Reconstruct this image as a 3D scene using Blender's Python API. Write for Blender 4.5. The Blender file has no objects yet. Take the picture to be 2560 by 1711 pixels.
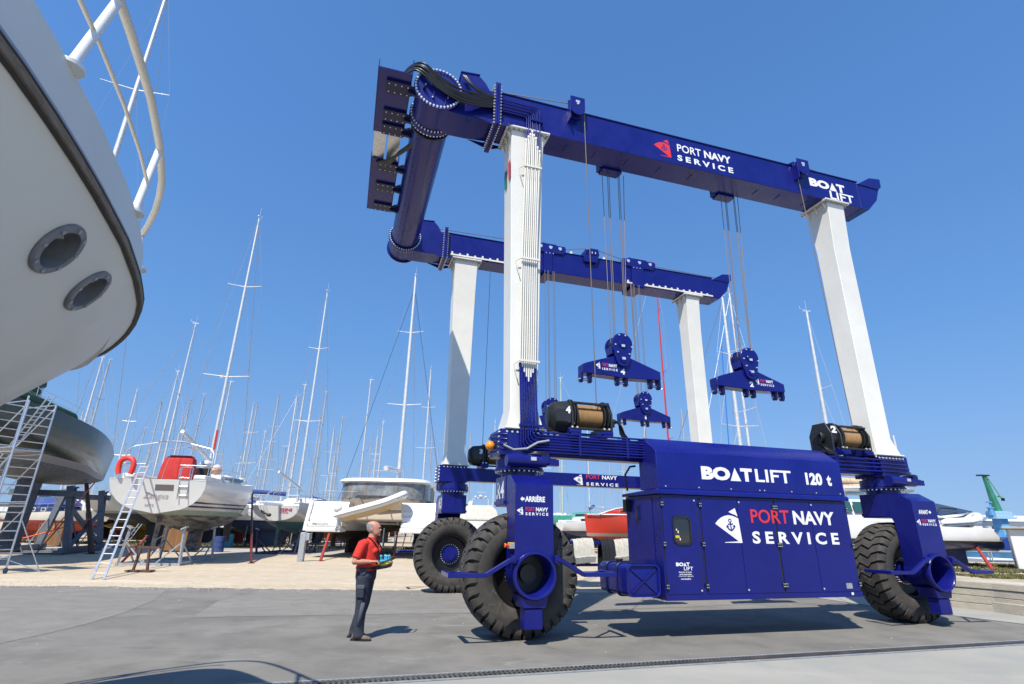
import bpy, bmesh, math, random
from mathutils import Vector, Matrix, Euler
R=math.radians; PI=math.pi
sc=bpy.context.scene; COL=sc.collection
random.seed(7)
# ------------------------------------------------------------------ materials
MATS={}
ALB=.82
def mat(name,c,rough=.5,metal=0.,c2=None,scale=6.,detail=4.,lo=.35,hi=.65,bump=0.,bscale=40.,coat=0.,stretch=None,spec=.5,alpha=None,trans=0.,rvar=0.):
    if not metal: c=tuple(q*ALB for q in c); c2=tuple(q*ALB for q in c2) if c2 else None
    m=bpy.data.materials.new(name); m.use_nodes=True; nt=m.node_tree; b=nt.nodes['Principled BSDF']
    L=nt.links.new
    b.inputs['Base Color'].default_value=(*c,1); b.inputs['Roughness'].default_value=rough; b.inputs['Metallic'].default_value=metal
    b.inputs['Coat Weight'].default_value=coat; b.inputs['Coat Roughness'].default_value=.08
    b.inputs['Specular IOR Level'].default_value=spec; b.inputs['Transmission Weight'].default_value=trans
    if alpha is not None: b.inputs['Alpha'].default_value=alpha
    tc=nt.nodes.new('ShaderNodeTexCoord'); src=tc.outputs['Object']
    if stretch:
        mp=nt.nodes.new('ShaderNodeMapping'); mp.inputs['Scale'].default_value=stretch; L(src,mp.inputs['Vector']); src=mp.outputs['Vector']
    if c2:
        n=nt.nodes.new('ShaderNodeTexNoise'); n.inputs['Scale'].default_value=scale; n.inputs['Detail'].default_value=detail; n.inputs['Roughness'].default_value=.62
        L(src,n.inputs['Vector'])
        r=nt.nodes.new('ShaderNodeMapRange'); r.inputs['From Min'].default_value=lo; r.inputs['From Max'].default_value=hi; L(n.outputs['Fac'],r.inputs['Value'])
        x=nt.nodes.new('ShaderNodeMix'); x.data_type='RGBA'; x.inputs['A'].default_value=(*c,1); x.inputs['B'].default_value=(*c2,1)
        L(r.outputs['Result'],x.inputs['Factor']); L(x.outputs['Result'],b.inputs['Base Color'])
        if rvar:
            q=nt.nodes.new('ShaderNodeMath'); q.operation='MULTIPLY_ADD'; q.inputs[1].default_value=rvar; q.inputs[2].default_value=rough; L(r.outputs['Result'],q.inputs[0]); L(q.outputs[0],b.inputs['Roughness'])
    if bump:
        n2=nt.nodes.new('ShaderNodeTexNoise'); n2.inputs['Scale'].default_value=bscale; n2.inputs['Detail'].default_value=5; L(src,n2.inputs['Vector'])
        bp=nt.nodes.new('ShaderNodeBump'); bp.inputs['Strength'].default_value=bump; bp.inputs['Distance'].default_value=.02
        L(n2.outputs['Fac'],bp.inputs['Height']); L(bp.outputs['Normal'],b.inputs['Normal'])
    MATS[name]=m; return m
NAVY=mat('navy_paint',(.0055,.0085,.155),.25,c2=(.0075,.012,.18),scale=1.7,coat=.08,bump=.02,bscale=5,rvar=.10,spec=.34)
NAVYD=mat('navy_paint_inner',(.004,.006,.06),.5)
LEGW=mat('white_leg_paint',(.78,.765,.70),.42,c2=(.72,.705,.64),scale=1.3,coat=.1,bump=.01,bscale=6)
BOLT=mat('bright_bolt',(.72,.72,.70),.3,.6)
TXW=mat('white_lettering',(.86,.86,.86),.5)
TXR=mat('red_lettering',(.72,.03,.04),.5)
TXN=mat('navy_lettering',(.02,.025,.2),.5)
TXG=mat('grey_lettering',(.33,.30,.30),.5)
BLACK=mat('black_plastic',(.012,.012,.013),.45,c2=(.022,.022,.022),scale=20)
HOSE=mat('black_hose',(.011,.011,.012),.32)
WBLK=mat('winch_black',(.010,.011,.012),.42,c2=(.020,.021,.022),scale=9,coat=.1)
ROPE=mat('wound_rope',(.40,.24,.10),.62,c2=(.24,.14,.06),scale=90,stretch=(1,.05,.05))
WIRE=mat('steel_wire',(.17,.145,.12),.55,.3)
WIRED=mat('dark_wire',(.035,.045,.06),.5,.3)
RUB=mat('tyre_rubber',(.040,.037,.034),.78,c2=(.085,.075,.062),scale=4,lo=.4,hi=.78,bump=.15,bscale=60)
def scratches(m,col,scale,width,fac,dist=1.2,stretch=(1,1,1)):
    nt=m.node_tree; b=nt.nodes['Principled BSDF']; L=nt.links.new; src=b.inputs['Base Color'].links[0].from_socket
    tc=nt.nodes.new('ShaderNodeTexCoord'); mp=nt.nodes.new('ShaderNodeMapping'); mp.inputs['Scale'].default_value=stretch; L(tc.outputs['Object'],mp.inputs[0])
    n=nt.nodes.new('ShaderNodeTexNoise'); n.inputs['Scale'].default_value=scale; n.inputs['Detail'].default_value=2; n.inputs['Distortion'].default_value=dist; L(mp.outputs[0],n.inputs['Vector'])
    s=nt.nodes.new('ShaderNodeMath'); s.operation='SUBTRACT'; s.inputs[1].default_value=.5; L(n.outputs['Fac'],s.inputs[0]); a=nt.nodes.new('ShaderNodeMath'); a.operation='ABSOLUTE'; L(s.outputs[0],a.inputs[0])
    r=nt.nodes.new('ShaderNodeMapRange'); r.inputs['From Min'].default_value=0; r.inputs['From Max'].default_value=width; r.inputs['To Min'].default_value=fac; r.inputs['To Max'].default_value=0; L(a.outputs[0],r.inputs['Value'])
    k=nt.nodes.new('ShaderNodeTexNoise'); k.inputs['Scale'].default_value=scale*.4; L(mp.outputs[0],k.inputs['Vector']); kr=nt.nodes.new('ShaderNodeMapRange'); kr.inputs['From Min'].default_value=.48; kr.inputs['From Max'].default_value=.62; L(k.outputs['Fac'],kr.inputs['Value'])
    q=nt.nodes.new('ShaderNodeMath'); q.operation='MULTIPLY'; L(r.outputs[0],q.inputs[0]); L(kr.outputs[0],q.inputs[1])
    x=nt.nodes.new('ShaderNodeMix'); x.data_type='RGBA'; L(q.outputs[0],x.inputs['Factor']); L(src,x.inputs['A']); x.inputs['B'].default_value=(*col,1); L(x.outputs['Result'],b.inputs['Base Color'])
scratches(RUB,(.26,.25,.23),3.2,.010,.8)
RIM=mat('rim_black',(.008,.008,.009),.4)
CHROME=mat('brushed_steel',(.62,.60,.57),.28,.9,c2=(.45,.43,.40),scale=8)
ALU=mat('aluminium',(.62,.64,.66),.36,.75,c2=(.5,.52,.55),scale=12)
GALV=mat('galvanised_steel',(.40,.42,.44),.5,.4,c2=(.28,.30,.32),scale=9)
GLASS=mat('dark_glass',(.015,.02,.025),.06,spec=.8)
AMBER=mat('amber_lens',(.9,.30,.01),.15,coat=.5)
YEL=mat('yellow_plastic',(.80,.55,.02),.4)
REDP=mat('red_plastic',(.75,.045,.02),.4)
WEB=mat('pale_webbing',(.62,.60,.54),.8,c2=(.48,.46,.40),scale=14,bump=.15,bscale=90)
GEL=mat('white_gelcoat',(.80,.80,.78),.24,c2=(.74,.74,.71),scale=1.0,coat=.3)
CREAM=mat('cream_gelcoat',(.66,.62,.52),.3,c2=(.58,.54,.44),scale=1.2,coat=.2)
DECK=mat('deck_white',(.78,.78,.76),.5,c2=(.68,.68,.66),scale=3)
MASTM=mat('mast_aluminium',(.66,.66,.65),.4,.35,c2=(.54,.54,.53),scale=5)
MASTD=mat('mast_grey',(.40,.40,.40),.45,.3)
ANTIG=mat('worn_antifouling',(.30,.29,.27),.8,c2=(.07,.07,.068),scale=2.6,detail=8,lo=.42,hi=.60,stretch=(.35,1,1.8))
GREYP=mat('grey_primer',(.20,.21,.22),.8,c2=(.11,.115,.12),scale=5,detail=7,lo=.4,hi=.65)
TEAL=mat('teal_antifouling',(.07,.19,.22),.7,c2=(.045,.13,.155),scale=2.5)
PALEG=mat('pale_green_boottop',(.36,.44,.38),.6,c2=(.28,.36,.31),scale=3)
NAVYB=mat('navy_gelcoat',(.013,.022,.085),.3,coat=.3,c2=(.018,.03,.11),scale=2)
BLACKB=mat('black_antifouling',(.026,.021,.017),.75,c2=(.05,.042,.034),scale=2)
REDB=mat('red_hull_paint',(.62,.035,.022),.3,c2=(.50,.05,.035),scale=1.4,coat=.3)
REDA=mat('red_antifouling',(.42,.055,.025),.8,c2=(.26,.035,.02),scale=3)
YELA=mat('yellow_antifouling',(.45,.27,.03),.8,c2=(.3,.17,.03),scale=3)
BLUEA=mat('blue_antifouling',(.02,.06,.17),.75,c2=(.03,.045,.10),scale=3)
CANB=mat('blue_canvas',(.03,.06,.22),.85,c2=(.04,.08,.27),scale=7,bump=.3,bscale=9)
CANR=mat('red_canvas',(.55,.03,.025),.85,c2=(.44,.022,.02),scale=7,bump=.4,bscale=7)
CANT=mat('taupe_canvas',(.30,.24,.19),.9,c2=(.25,.20,.16),scale=5,bump=.3,bscale=6)
CANW=mat('pale_canvas',(.62,.58,.50),.9,c2=(.48,.44,.37),scale=4,bump=.5,bscale=5)
CANG=mat('green_canvas',(.012,.07,.045),.85,c2=(.02,.10,.06),scale=6)
CLEAR=mat('clear_vinyl',(.16,.17,.18),.12,c2=(.36,.37,.37),scale=1.6,detail=5,lo=.45,hi=.7,spec=.6)
SOLAR=mat('solar_panel',(.025,.027,.035),.2,c2=(.05,.05,.055),scale=9)
STEELB=mat('blue_grey_steel',(.10,.13,.18),.6,c2=(.16,.18,.21),scale=6)
RUST=mat('rusty_steel',(.07,.035,.025),.75,c2=(.14,.06,.035),scale=11)
REDST=mat('red_stand_paint',(.42,.04,.03),.55,c2=(.30,.05,.035),scale=9)
DARKRED=mat('maroon_prop_paint',(.10,.012,.014),.5,c2=(.16,.03,.025),scale=9)
WOOD=mat('weathered_plywood',(.30,.15,.055),.75,c2=(.19,.09,.035),scale=4,stretch=(1,1,.15),bump=.2,bscale=30)
TIMB=mat('dark_timber',(.10,.075,.05),.85,c2=(.17,.13,.09),scale=8)
ORANGE=mat('orange_strap',(.85,.16,.02),.7)
LIFER=mat('red_lifebuoy',(.85,.05,.03),.5,c2=(.72,.04,.03),scale=5)
CONC=mat('concrete_wall',(.47,.42,.33),.9,c2=(.33,.31,.27),scale=2.2,detail=8,lo=.35,hi=.7,bump=.5,bscale=25)
RENDERW=mat('white_render',(.80,.80,.79),.8,c2=(.70,.70,.69),scale=2,bump=.15,bscale=30)
CRG=mat('crane_green',(.03,.19,.11),.5,c2=(.05,.26,.16),scale=.6)
CRB=mat('crane_blue',(.10,.33,.60),.5,c2=(.16,.42,.66),scale=.7)
SKIN=mat('skin',(.58,.28,.19),.5,c2=(.50,.20,.13),scale=18,lo=.4,hi=.7)
HAIR=mat('grey_hair',(.36,.35,.34),.8,c2=(.24,.23,.22),scale=120,bump=.6,bscale=200)
SHIRT=mat('red_polo_cloth',(.72,.035,.020),.85,c2=(.62,.028,.018),scale=9,bump=.35,bscale=14)
TROU=mat('navy_work_trousers',(.018,.024,.042),.85,c2=(.030,.037,.058),scale=12,bump=.5,bscale=16)
TROG=mat('grey_trouser_panel',(.075,.085,.115),.85)
BOOT=mat('brown_boot',(.12,.095,.07),.8,c2=(.19,.15,.11),scale=20)
TEALP=mat('cyan_plastic',(.06,.42,.62),.35)
GRASSM=mat('dry_grass',(.10,.11,.03),.9,c2=(.22,.19,.08),scale=3)

# ------------------------------------------------------------------ mesh builder
def V(*a): return Vector(a)
def perp(d):
    d=d.normalized(); a=Vector((0,0,1)) if abs(d.z)<.9 else Vector((1,0,0))
    u=d.cross(a).normalized(); return u,d.cross(u).normalized()
class MB:
    def __init__(s): s.v=[];s.f=[];s.m=[]
    def add(s,vs,fs,m=0):
        o=len(s.v); s.v+= [tuple(p) for p in vs]
        for f in fs: s.f.append([i+o for i in f]); s.m.append(m)
        return s
    def box(s,x0,x1,y0,y1,z0,z1,m=0):
        vs=[(x,y,z) for z in (z0,z1) for y in (y0,y1) for x in (x0,x1)]
        return s.add(vs,[(0,2,3,1),(4,5,7,6),(0,1,5,4),(2,6,7,3),(0,4,6,2),(1,3,7,5)],m)
    def obox(s,c,sx,sy,sz,rot=(0,0,0),m=0):
        M=Matrix.Translation(Vector(c))@Euler(rot).to_matrix().to_4x4()
        vs=[M@Vector((x*sx/2,y*sy/2,z*sz/2)) for z in (-1,1) for y in (-1,1) for x in (-1,1)]
        return s.add(vs,[(0,2,3,1),(4,5,7,6),(0,1,5,4),(2,6,7,3),(0,4,6,2),(1,3,7,5)],m)
    def prism(s,poly,ax,a0,a1,m=0):
        n=len(poly)
        def P(u,w,a): return {'x':(a,u,w),'y':(u,a,w),'z':(u,w,a)}[ax]
        vs=[P(u,w,a0) for u,w in poly]+[P(u,w,a1) for u,w in poly]
        return s.add(vs,[list(range(n)),list(range(2*n-1,n-1,-1))]+[(i,(i+1)%n,n+(i+1)%n,n+i) for i in range(n)],m)
    def bar(s,p0,p1,w,h,m=0,up=(0,0,1)):
        p0,p1=Vector(p0),Vector(p1); d=(p1-p0).normalized(); u=d.cross(Vector(up))
        if u.length<1e-4: u=d.cross(Vector((0,1,0)))
        u.normalize(); w2=u.cross(d)
        vs=[p+u*(a*w/2)+w2*(b*h/2) for p in (p0,p1) for a,b in ((-1,-1),(1,-1),(1,1),(-1,1))]
        return s.add(vs,[(3,2,1,0),(4,5,6,7)]+[(i,(i+1)%4,4+(i+1)%4,4+i) for i in range(4)],m)
    def cyl(s,p0,p1,r0,r1=None,n=16,m=0,caps=True):
        r1=r0 if r1 is None else r1; p0,p1=Vector(p0),Vector(p1); u,w=perp(p1-p0)
        vs=[p+(u*math.cos(2*PI*i/n)+w*math.sin(2*PI*i/n))*r for p,r in ((p0,r0),(p1,r1)) for i in range(n)]
        fs=[(i,(i+1)%n,n+(i+1)%n,n+i) for i in range(n)]
        if caps: fs+=[list(range(n))[::-1],list(range(n,2*n))]
        return s.add(vs,fs,m)
    def tube(s,pts,r,n=8,m=0,caps=True):
        pts=[Vector(p) for p in pts]; k=len(pts); rs=r if isinstance(r,(list,tuple)) else [r]*k
        vs=[];u=None
        for i,p in enumerate(pts):
            d=(pts[min(i+1,k-1)]-pts[max(i-1,0)])
            if d.length<1e-9: d=Vector((0,0,1))
            d.normalize()
            if u is None: u,w=perp(d)
            else:
                u=u-d*u.dot(d)
                if u.length<1e-6: u,w=perp(d)
                u.normalize(); w=d.cross(u)
            vs+=[p+(u*math.cos(2*PI*j/n)+w*math.sin(2*PI*j/n))*rs[i] for j in range(n)]
        fs=[(i*n+j,i*n+(j+1)%n,(i+1)*n+(j+1)%n,(i+1)*n+j) for i in range(k-1) for j in range(n)]
        if caps: fs+=[list(range(n))[::-1],list(range((k-1)*n,k*n))]
        return s.add(vs,fs,m)
    def rings(s,rings,m=0,caps=True,closed=True,mf=None):
        n=len(rings[0]); vs=[p for r in rings for p in r]
        for i in range(len(rings)-1):
            for j in range(n if closed else n-1):
                pass
        fs=[];ms=[]
        for i in range(len(rings)-1):
            for j in range(n if closed else n-1):
                fs.append((i*n+j,i*n+(j+1)%n,(i+1)*n+(j+1)%n,(i+1)*n+j)); ms.append(mf(i,j) if mf else m)
        if caps:
            fs+=[list(range(n))[::-1],list(range((len(rings)-1)*n,len(rings)*n))]; ms+=[m,m]
        o=len(s.v); s.v+=[tuple(p) for p in vs]
        for f,mm in zip(fs,ms): s.f.append([q+o for q in f]); s.m.append(mm)
        return s
    def lathe(s,prof,c=(0,0,0),ax='y',n=48,m=0,mf=None):
        # prof: list of (r,a); closed around
        rs=[]
        for r,a in prof:
            ring=[]
            for j in range(n):
                q=2*PI*j/n; ca,sa=r*math.cos(q),r*math.sin(q)
                ring.append({'y':(c[0]+ca,c[1]+a,c[2]+sa),'z':(c[0]+ca,c[1]+sa,c[2]+a),'x':(c[0]+a,c[1]+ca,c[2]+sa)}[ax])
            rs.append(ring)
        return s.rings(rs,m,caps=False,mf=mf)
    def ball(s,c,r,n=12,k=8,m=0):
        r=(r,r,r) if not isinstance(r,(tuple,list)) else r
        rings=[[(c[0]+r[0]*math.sin(PI*(i+.02)/(k+.04))*math.cos(2*PI*j/n),c[1]+r[1]*math.sin(PI*(i+.02)/(k+.04))*math.sin(2*PI*j/n),c[2]+r[2]*math.cos(PI*(i+.02)/(k+.04))) for j in range(n)] for i in range(k+1)]
        return s.rings(rings,m)
    def mesh(s,me,M,m=0):
        return s.add([M@v.co for v in me.vertices],[list(p.vertices) for p in me.polygons],m)
    def build(s,name,mats,parent=None,smooth=32,bevel=0,seg=1,recalc=True):
        me=bpy.data.meshes.new(name); me.from_pydata(s.v,[],s.f)
        if not isinstance(mats,(list,tuple)): mats=[mats]
        for q in mats: me.materials.append(q)
        me.polygons.foreach_set('material_index',s.m)
        bm=bmesh.new(); bm.from_mesh(me)
        if recalc: bmesh.ops.recalc_face_normals(bm,faces=bm.faces)
        if bevel:
            es=[e for e in bm.edges if len(e.link_faces)==2 and e.calc_face_angle(0)>R(40)]
            bmesh.ops.bevel(bm,geom=es,offset=bevel,segments=seg,affect='EDGES',profile=.5,clamp_overlap=True)
        bm.to_mesh(me); bm.free()
        if smooth:
            me.polygons.foreach_set('use_smooth',[True]*len(me.polygons)); me.set_sharp_from_angle(angle=R(smooth))
        me.update()
        o=bpy.data.objects.new(name,me); COL.objects.link(o)
        if parent: o.parent=parent
        return o
def tag(o,label,cat=None,group=None,kind=None):
    if label: o['label']=label
    if cat: o['category']=cat
    if group: o['group']=group
    if kind: o['kind']=kind
    return o
def thing(name,label,cat,loc=(0,0,0),rz=0,group=None,kind=None):
    o=bpy.data.objects.new(name,None); COL.objects.link(o); o.location=loc; o.rotation_euler=(0,0,rz); o.empty_display_size=.2
    return tag(o,label,cat,group,kind)
KIDS={}
def dup(root,loc,rz,label=None,group=None):
    def cp(o,par):
        c=o.copy(); COL.objects.link(c); c.parent=par
        for ch in list(o.children): cp(ch,c)
        return c
    c=root.copy(); COL.objects.link(c); c.location=loc; c.rotation_euler=(0,0,rz)
    if label: c['label']=label
    if group: c['group']=group
    for ch in list(root.children): cp(ch,c)
    return c
# ------------------------------------------------------------------ lettering
def txt_mesh(body,bold=0.,space=1.,shear=0.):
    cu=bpy.data.curves.new('t','FONT'); cu.body=body; cu.offset=bold; cu.space_character=space; cu.shear=shear; cu.resolution_u=3
    ob=bpy.data.objects.new('t',cu); me=bpy.data.meshes.new_from_object(ob); bpy.data.objects.remove(ob); bpy.data.curves.remove(cu); return me
def put(mb,body,u0,u1,v0,v1,F,m=0,bold=0.,space=1.,shear=0.,t=.003):
    """lettering fitted into the box u0..u1, v0..v1; F(u,v,w) maps to space, w = height above the surface"""
    me=txt_mesh(body,bold,space,shear); xs=[v.co.x for v in me.vertices]; ys=[v.co.y for v in me.vertices]
    a,b,c,d=min(xs),max(xs),min(ys),max(ys)
    vs=[F(u0+(v.co.x-a)/(b-a)*(u1-u0),v0+(v.co.y-c)/(d-c)*(v1-v0),t) for v in me.vertices]
    mb.add(vs,[list(p.vertices) for p in me.polygons],m); bpy.data.meshes.remove(me)
def poly(mb,pts,F,m=0,t=.003): mb.add([F(u,v,t) for u,v in pts],[list(range(len(pts)))],m)
def emblem(mb,u0,u1,v0,v1,F,m=0,ma=2,t=.003):
    S=lambda x,y:(u0+(x-980)/195*(u1-u0), v1-(y-553)/252*(v1-v0))
    poly(mb,[S(*p) for p in ((980,670),(1003,645),(1030,625),(1060,612),(1090,606),(1125,612),(1165,628),(1177,805),(1040,805),(1042,801),(1150,794))],F,m,t)
    poly(mb,[S(*p) for p in ((1093,582),(1147,553),(1162,615),(1140,602),(1115,594))],F,m,t)
    # anchor
    def seg(a,b,w):
        a,b=Vector(S(*a)),Vector(S(*b)); d=(b-a).normalized(); n=Vector((-d.y,d.x))*w/2*(u1-u0)/195
        poly(mb,[a+n,a-n,b-n,b+n],F,ma,t*2)
    seg((1097,655),(1101,715),9); seg((1078,672),(1118,670),8)
    for i in range(10):
        q=2*PI*i/10; q2=2*PI*(i+1)/10
        seg((1096+11*math.cos(q),646+11*math.sin(q)),(1096+11*math.cos(q2),646+11*math.sin(q2)),6)
    arc=[(1070,685),(1076,700),(1088,712),(1101,718),(1113,710),(1123,698),(1128,683)]
    for a,b in zip(arc,arc[1:]): seg(a,b,9)
    seg((1066,696),(1072,680),8); seg((1072,680),(1082,692),7); seg((1131,694),(1127,678),8); seg((1127,678),(1117,690),7)
def pns(mb,em,port,navy,serv,F,mw=0,mr=1,mn=2,me_=None,mp=None):
    emblem(mb,*em,F,mw if me_ is None else me_,mn)
    put(mb,'PORT',*port,F,mr if mp is None else mp,bold=.012); put(mb,'NAVY',*navy,F,mw,bold=.035); put(mb,'SERVICE',*serv,F,mw,bold=.035,space=1.55)
def letters(parent,name,mats,fn):
    mb=MB(); fn(mb); return mb.build(name,mats,parent,smooth=0)
def pnsp(parent,em,port,navy,serv,F,red_em=False,white=False):
    letters(parent,'emblem',[TXR if red_em else TXW,TXW,TXN],lambda mb:emblem(mb,*em,F))
    letters(parent,'lettering',TXW if white else TXR,lambda mb:put(mb,'PORT',*port,F,bold=.012))
    letters(parent,'lettering',TXW,lambda mb:put(mb,'NAVY',*navy,F,bold=.035))
    letters(parent,'lettering',TXW,lambda mb:put(mb,'SERVICE',*serv,F,bold=.035,space=1.55))
def lw(parent,body,u0,u1,v0,v1,F,m=None,bold=0.,**k): return letters(parent,'lettering',m or TXW,lambda mb:put(mb,body,u0,u1,v0,v1,F,bold=bold,**k))
def boat_word(mb,u0,u1,v0,v1,F,m=0):
    """BOAT with a solid triangle for the A"""
    w=u1-u0
    put(mb,'BO',u0,u0+.56*w,v0,v1,F,m,bold=.06); poly(mb,[(u0+.555*w,v0),(u0+.765*w,v0),(u0+.66*w,v1)],F,m)
    put(mb,'T',u0+.765*w,u1,v0,v1,F,m,bold=.055,t=.0045)
# ------------------------------------------------------------------ camera, sun, sky
F_PX=1321.042; PITCH=R(19.3646); ROLL=R(1.0954); CAM=V(0,0,1.7149)
fw=V(0,math.cos(PITCH),math.sin(PITCH)); up=V(0,-math.sin(PITCH),math.cos(PITCH)); rt=V(1,0,0)
rt2=rt*math.cos(ROLL)+up*math.sin(ROLL); up2=up*math.cos(ROLL)-rt*math.sin(ROLL)
cam=bpy.data.cameras.new('camera'); co=bpy.data.objects.new('camera',cam); COL.objects.link(co)
M=Matrix((( rt2.x,up2.x,-fw.x,CAM.x),(rt2.y,up2.y,-fw.y,CAM.y),(rt2.z,up2.z,-fw.z,CAM.z),(0,0,0,1))); co.matrix_world=M
cam.sensor_width=36; cam.lens=36*F_PX/2560; cam.clip_end=4000; cam.clip_start=.05; sc.camera=co
SUN_AZ=R(70); SUN_EL=R(54)
sdir=V(math.cos(SUN_AZ)*math.cos(SUN_EL),math.sin(SUN_AZ)*math.cos(SUN_EL),-math.sin(SUN_EL))
sl=bpy.data.lights.new('sun','SUN'); sl.energy=5.0; sl.angle=R(.53); sl.color=(1,.93,.81)
so=bpy.data.objects.new('sun',sl); COL.objects.link(so); so.rotation_euler=sdir.to_track_quat('-Z','Y').to_euler(); so.location=(0,-5,30)
w=bpy.data.worlds.new('World'); sc.world=w; w.use_nodes=True; nt=w.node_tree; bg=nt.nodes['Background']
sky=nt.nodes.new('ShaderNodeTexSky'); sky.sky_type='NISHITA'; sky.sun_disc=False; sky.sun_elevation=SUN_EL
sky.sun_rotation=math.atan2(-sdir.x,-sdir.y); sky.altitude=0; sky.air_density=1.0; sky.dust_density=0.12; sky.ozone_density=5.0
# keep the murky lowest degrees of the model sky under the horizon, and a little bluer
tcw=nt.nodes.new('ShaderNodeTexCoord'); sx=nt.nodes.new('ShaderNodeSeparateXYZ'); cx=nt.nodes.new('ShaderNodeCombineXYZ'); ma=nt.nodes.new('ShaderNodeMath'); ma.operation='MULTIPLY_ADD'; ma.inputs[1].default_value=.72; ma.inputs[2].default_value=.235
nz=nt.nodes.new('ShaderNodeVectorMath'); nz.operation='NORMALIZE'; tm=nt.nodes.new('ShaderNodeMix'); tm.data_type='RGBA'; tm.blend_type='MULTIPLY'; tm.inputs['Factor'].default_value=1; hz=nt.nodes.new('ShaderNodeValToRGB'); hz.color_ramp.elements[0].color=(.96,.84,.72,1); hz.color_ramp.elements[1].position=.62; hz.color_ramp.elements[1].color=(.70,.99,1.18,1); ez=hz.color_ramp.elements.new(.16); ez.color=(.88,.94,.94,1); e3=hz.color_ramp.elements.new(.32); e3.color=(.74,.97,1.07,1); nt.links.new(sx.outputs[2],hz.inputs[0]); nt.links.new(hz.outputs[0],tm.inputs['B'])
Lk=nt.links.new; Lk(tcw.outputs['Generated'],sx.inputs[0]); Lk(sx.outputs[0],cx.inputs[0]); Lk(sx.outputs[1],cx.inputs[1]); Lk(sx.outputs[2],ma.inputs[0]); Lk(ma.outputs[0],cx.inputs[2]); Lk(cx.outputs[0],nz.inputs[0]); Lk(nz.outputs[0],sky.inputs['Vector'])
Lk(sky.outputs[0],tm.inputs['A']); Lk(tm.outputs['Result'],bg.inputs['Color']); bg.inputs['Strength'].default_value=.145
sc.view_settings.view_transform='Standard'; sc.view_settings.look='None'; sc.view_settings.exposure=.50; sc.view_settings.gamma=1
sc.cycles.max_bounces=6; sc.cycles.diffuse_bounces=3; sc.cycles.glossy_bounces=3; sc.cycles.transparent_max_bounces=8
sc.cycles.use_denoising=True
# ------------------------------------------------------------------ machine frame: x along the hoist, y across it
OX,OY,YAW=.1783,9.9492,R(16.6974); ca,sa=math.cos(YAW),math.sin(YAW)
def W(x,y,z=0): return V(OX+x*ca-y*sa,OY+x*sa+y*ca,z)
# ------------------------------------------------------------------ ground
def ground_mat(name,c1,c2,c3,s1,s2,bump,bs,lo=.35,hi=.68,stretch=(1,1,1),speck=None,rough=.92):
    c1,c2,c3=(tuple(q*.80 for q in c) for c in (c1,c2,c3))
    m=bpy.data.materials.new(name); m.use_nodes=True; nt=m.node_tree; b=nt.nodes['Principled BSDF']; L=nt.links.new
    b.inputs['Roughness'].default_value=rough; b.inputs['Specular IOR Level'].default_value=.25
    tc=nt.nodes.new('ShaderNodeTexCoord'); mp=nt.nodes.new('ShaderNodeMapping'); mp.inputs['Scale'].default_value=stretch; L(tc.outputs['Object'],mp.inputs[0])
    def noise(sc_,det,src=None,dist=0):
        n=nt.nodes.new('ShaderNodeTexNoise'); n.inputs['Scale'].default_value=sc_; n.inputs['Detail'].default_value=det; n.inputs['Roughness'].default_value=.6; n.inputs['Distortion'].default_value=dist
        L(src or mp.outputs[0],n.inputs['Vector']); return n
    def rng(n,a,b_):
        r=nt.nodes.new('ShaderNodeMapRange'); r.inputs['From Min'].default_value=a; r.inputs['From Max'].default_value=b_; L(n.outputs['Fac'],r.inputs['Value']); return r
    def mix(f,a,b_):
        x=nt.nodes.new('ShaderNodeMix'); x.data_type='RGBA'; L(f,x.inputs['Factor'])
        for i,q in (('A',a),('B',b_)):
            if isinstance(q,tuple): x.inputs[i].default_value=(*q,1)
            else: L(q,x.inputs[i])
        return x.outputs['Result']
    col=mix(rng(noise(s1,6,dist=.4),lo,hi).outputs[0],c1,c2)
    col=mix(rng(noise(s2,8,tc.outputs['Object']),.45,.75).outputs[0],col,c3)
    if speck:
        col=mix(rng(noise(speck[0],3,tc.outputs['Object']),speck[2],speck[3]).outputs[0],col,speck[1])
    L(col,b.inputs['Base Color'])
    n2=noise(bs,6,tc.outputs['Object']); bp=nt.nodes.new('ShaderNodeBump'); bp.inputs['Strength'].default_value=bump; bp.inputs['Distance'].default_value=.03; L(n2.outputs['Fac'],bp.inputs['Height']); L(bp.outputs[0],b.inputs['Normal'])
    return m
SAND=ground_mat('sandy_gravel',(.57,.475,.35),(.49,.40,.285),(.63,.54,.41),.5,2.6,.7,11,stretch=(.35,1.6,1),speck=(22,(.42,.32,.22),.66,.74))
scratches(SAND,(.42,.33,.23),.5,.03,.45,dist=1.0,stretch=(.12,1.5,1)); scratches(SAND,(.74,.66,.53),.8,.03,.4,dist=.8,stretch=(.15,1.3,1))
GRAVEL=ground_mat('grey_gravel_road',(.50,.46,.40),(.42,.38,.33),(.58,.52,.44),.4,3,.5,14,stretch=(.25,1.5,1))
ASPH=ground_mat('asphalt',(.183,.176,.160),(.258,.247,.222),(.148,.143,.131),.30,1.3,.30,60,stretch=(.6,1.3,1),speck=(5,(.25,.235,.20),.66,.82))
scratches(ASPH,(.07,.07,.07),.35,.0035,.6,dist=.6); scratches(ASPH,(.34,.33,.30),.9,.02,.30,dist=1.5,stretch=(.25,1.6,1))
ASPHL=ground_mat('paler_asphalt',(.225,.214,.192),(.268,.254,.228),(.198,.189,.172),.5,2.2,.30,60,stretch=(.5,1.5,1),speck=(4,(.32,.29,.24),.64,.80))
CONCL=ground_mat('smooth_concrete',(.335,.328,.295),(.40,.39,.35),(.305,.318,.30),.45,1.5,.12,30,stretch=(.6,1.6,1),speck=(9,(.24,.25,.25),.70,.80))
TERR=ground_mat('terrace_gravel',(.56,.50,.42),(.64,.58,.50),(.30,.27,.13),.8,.35,.5,14)
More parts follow.
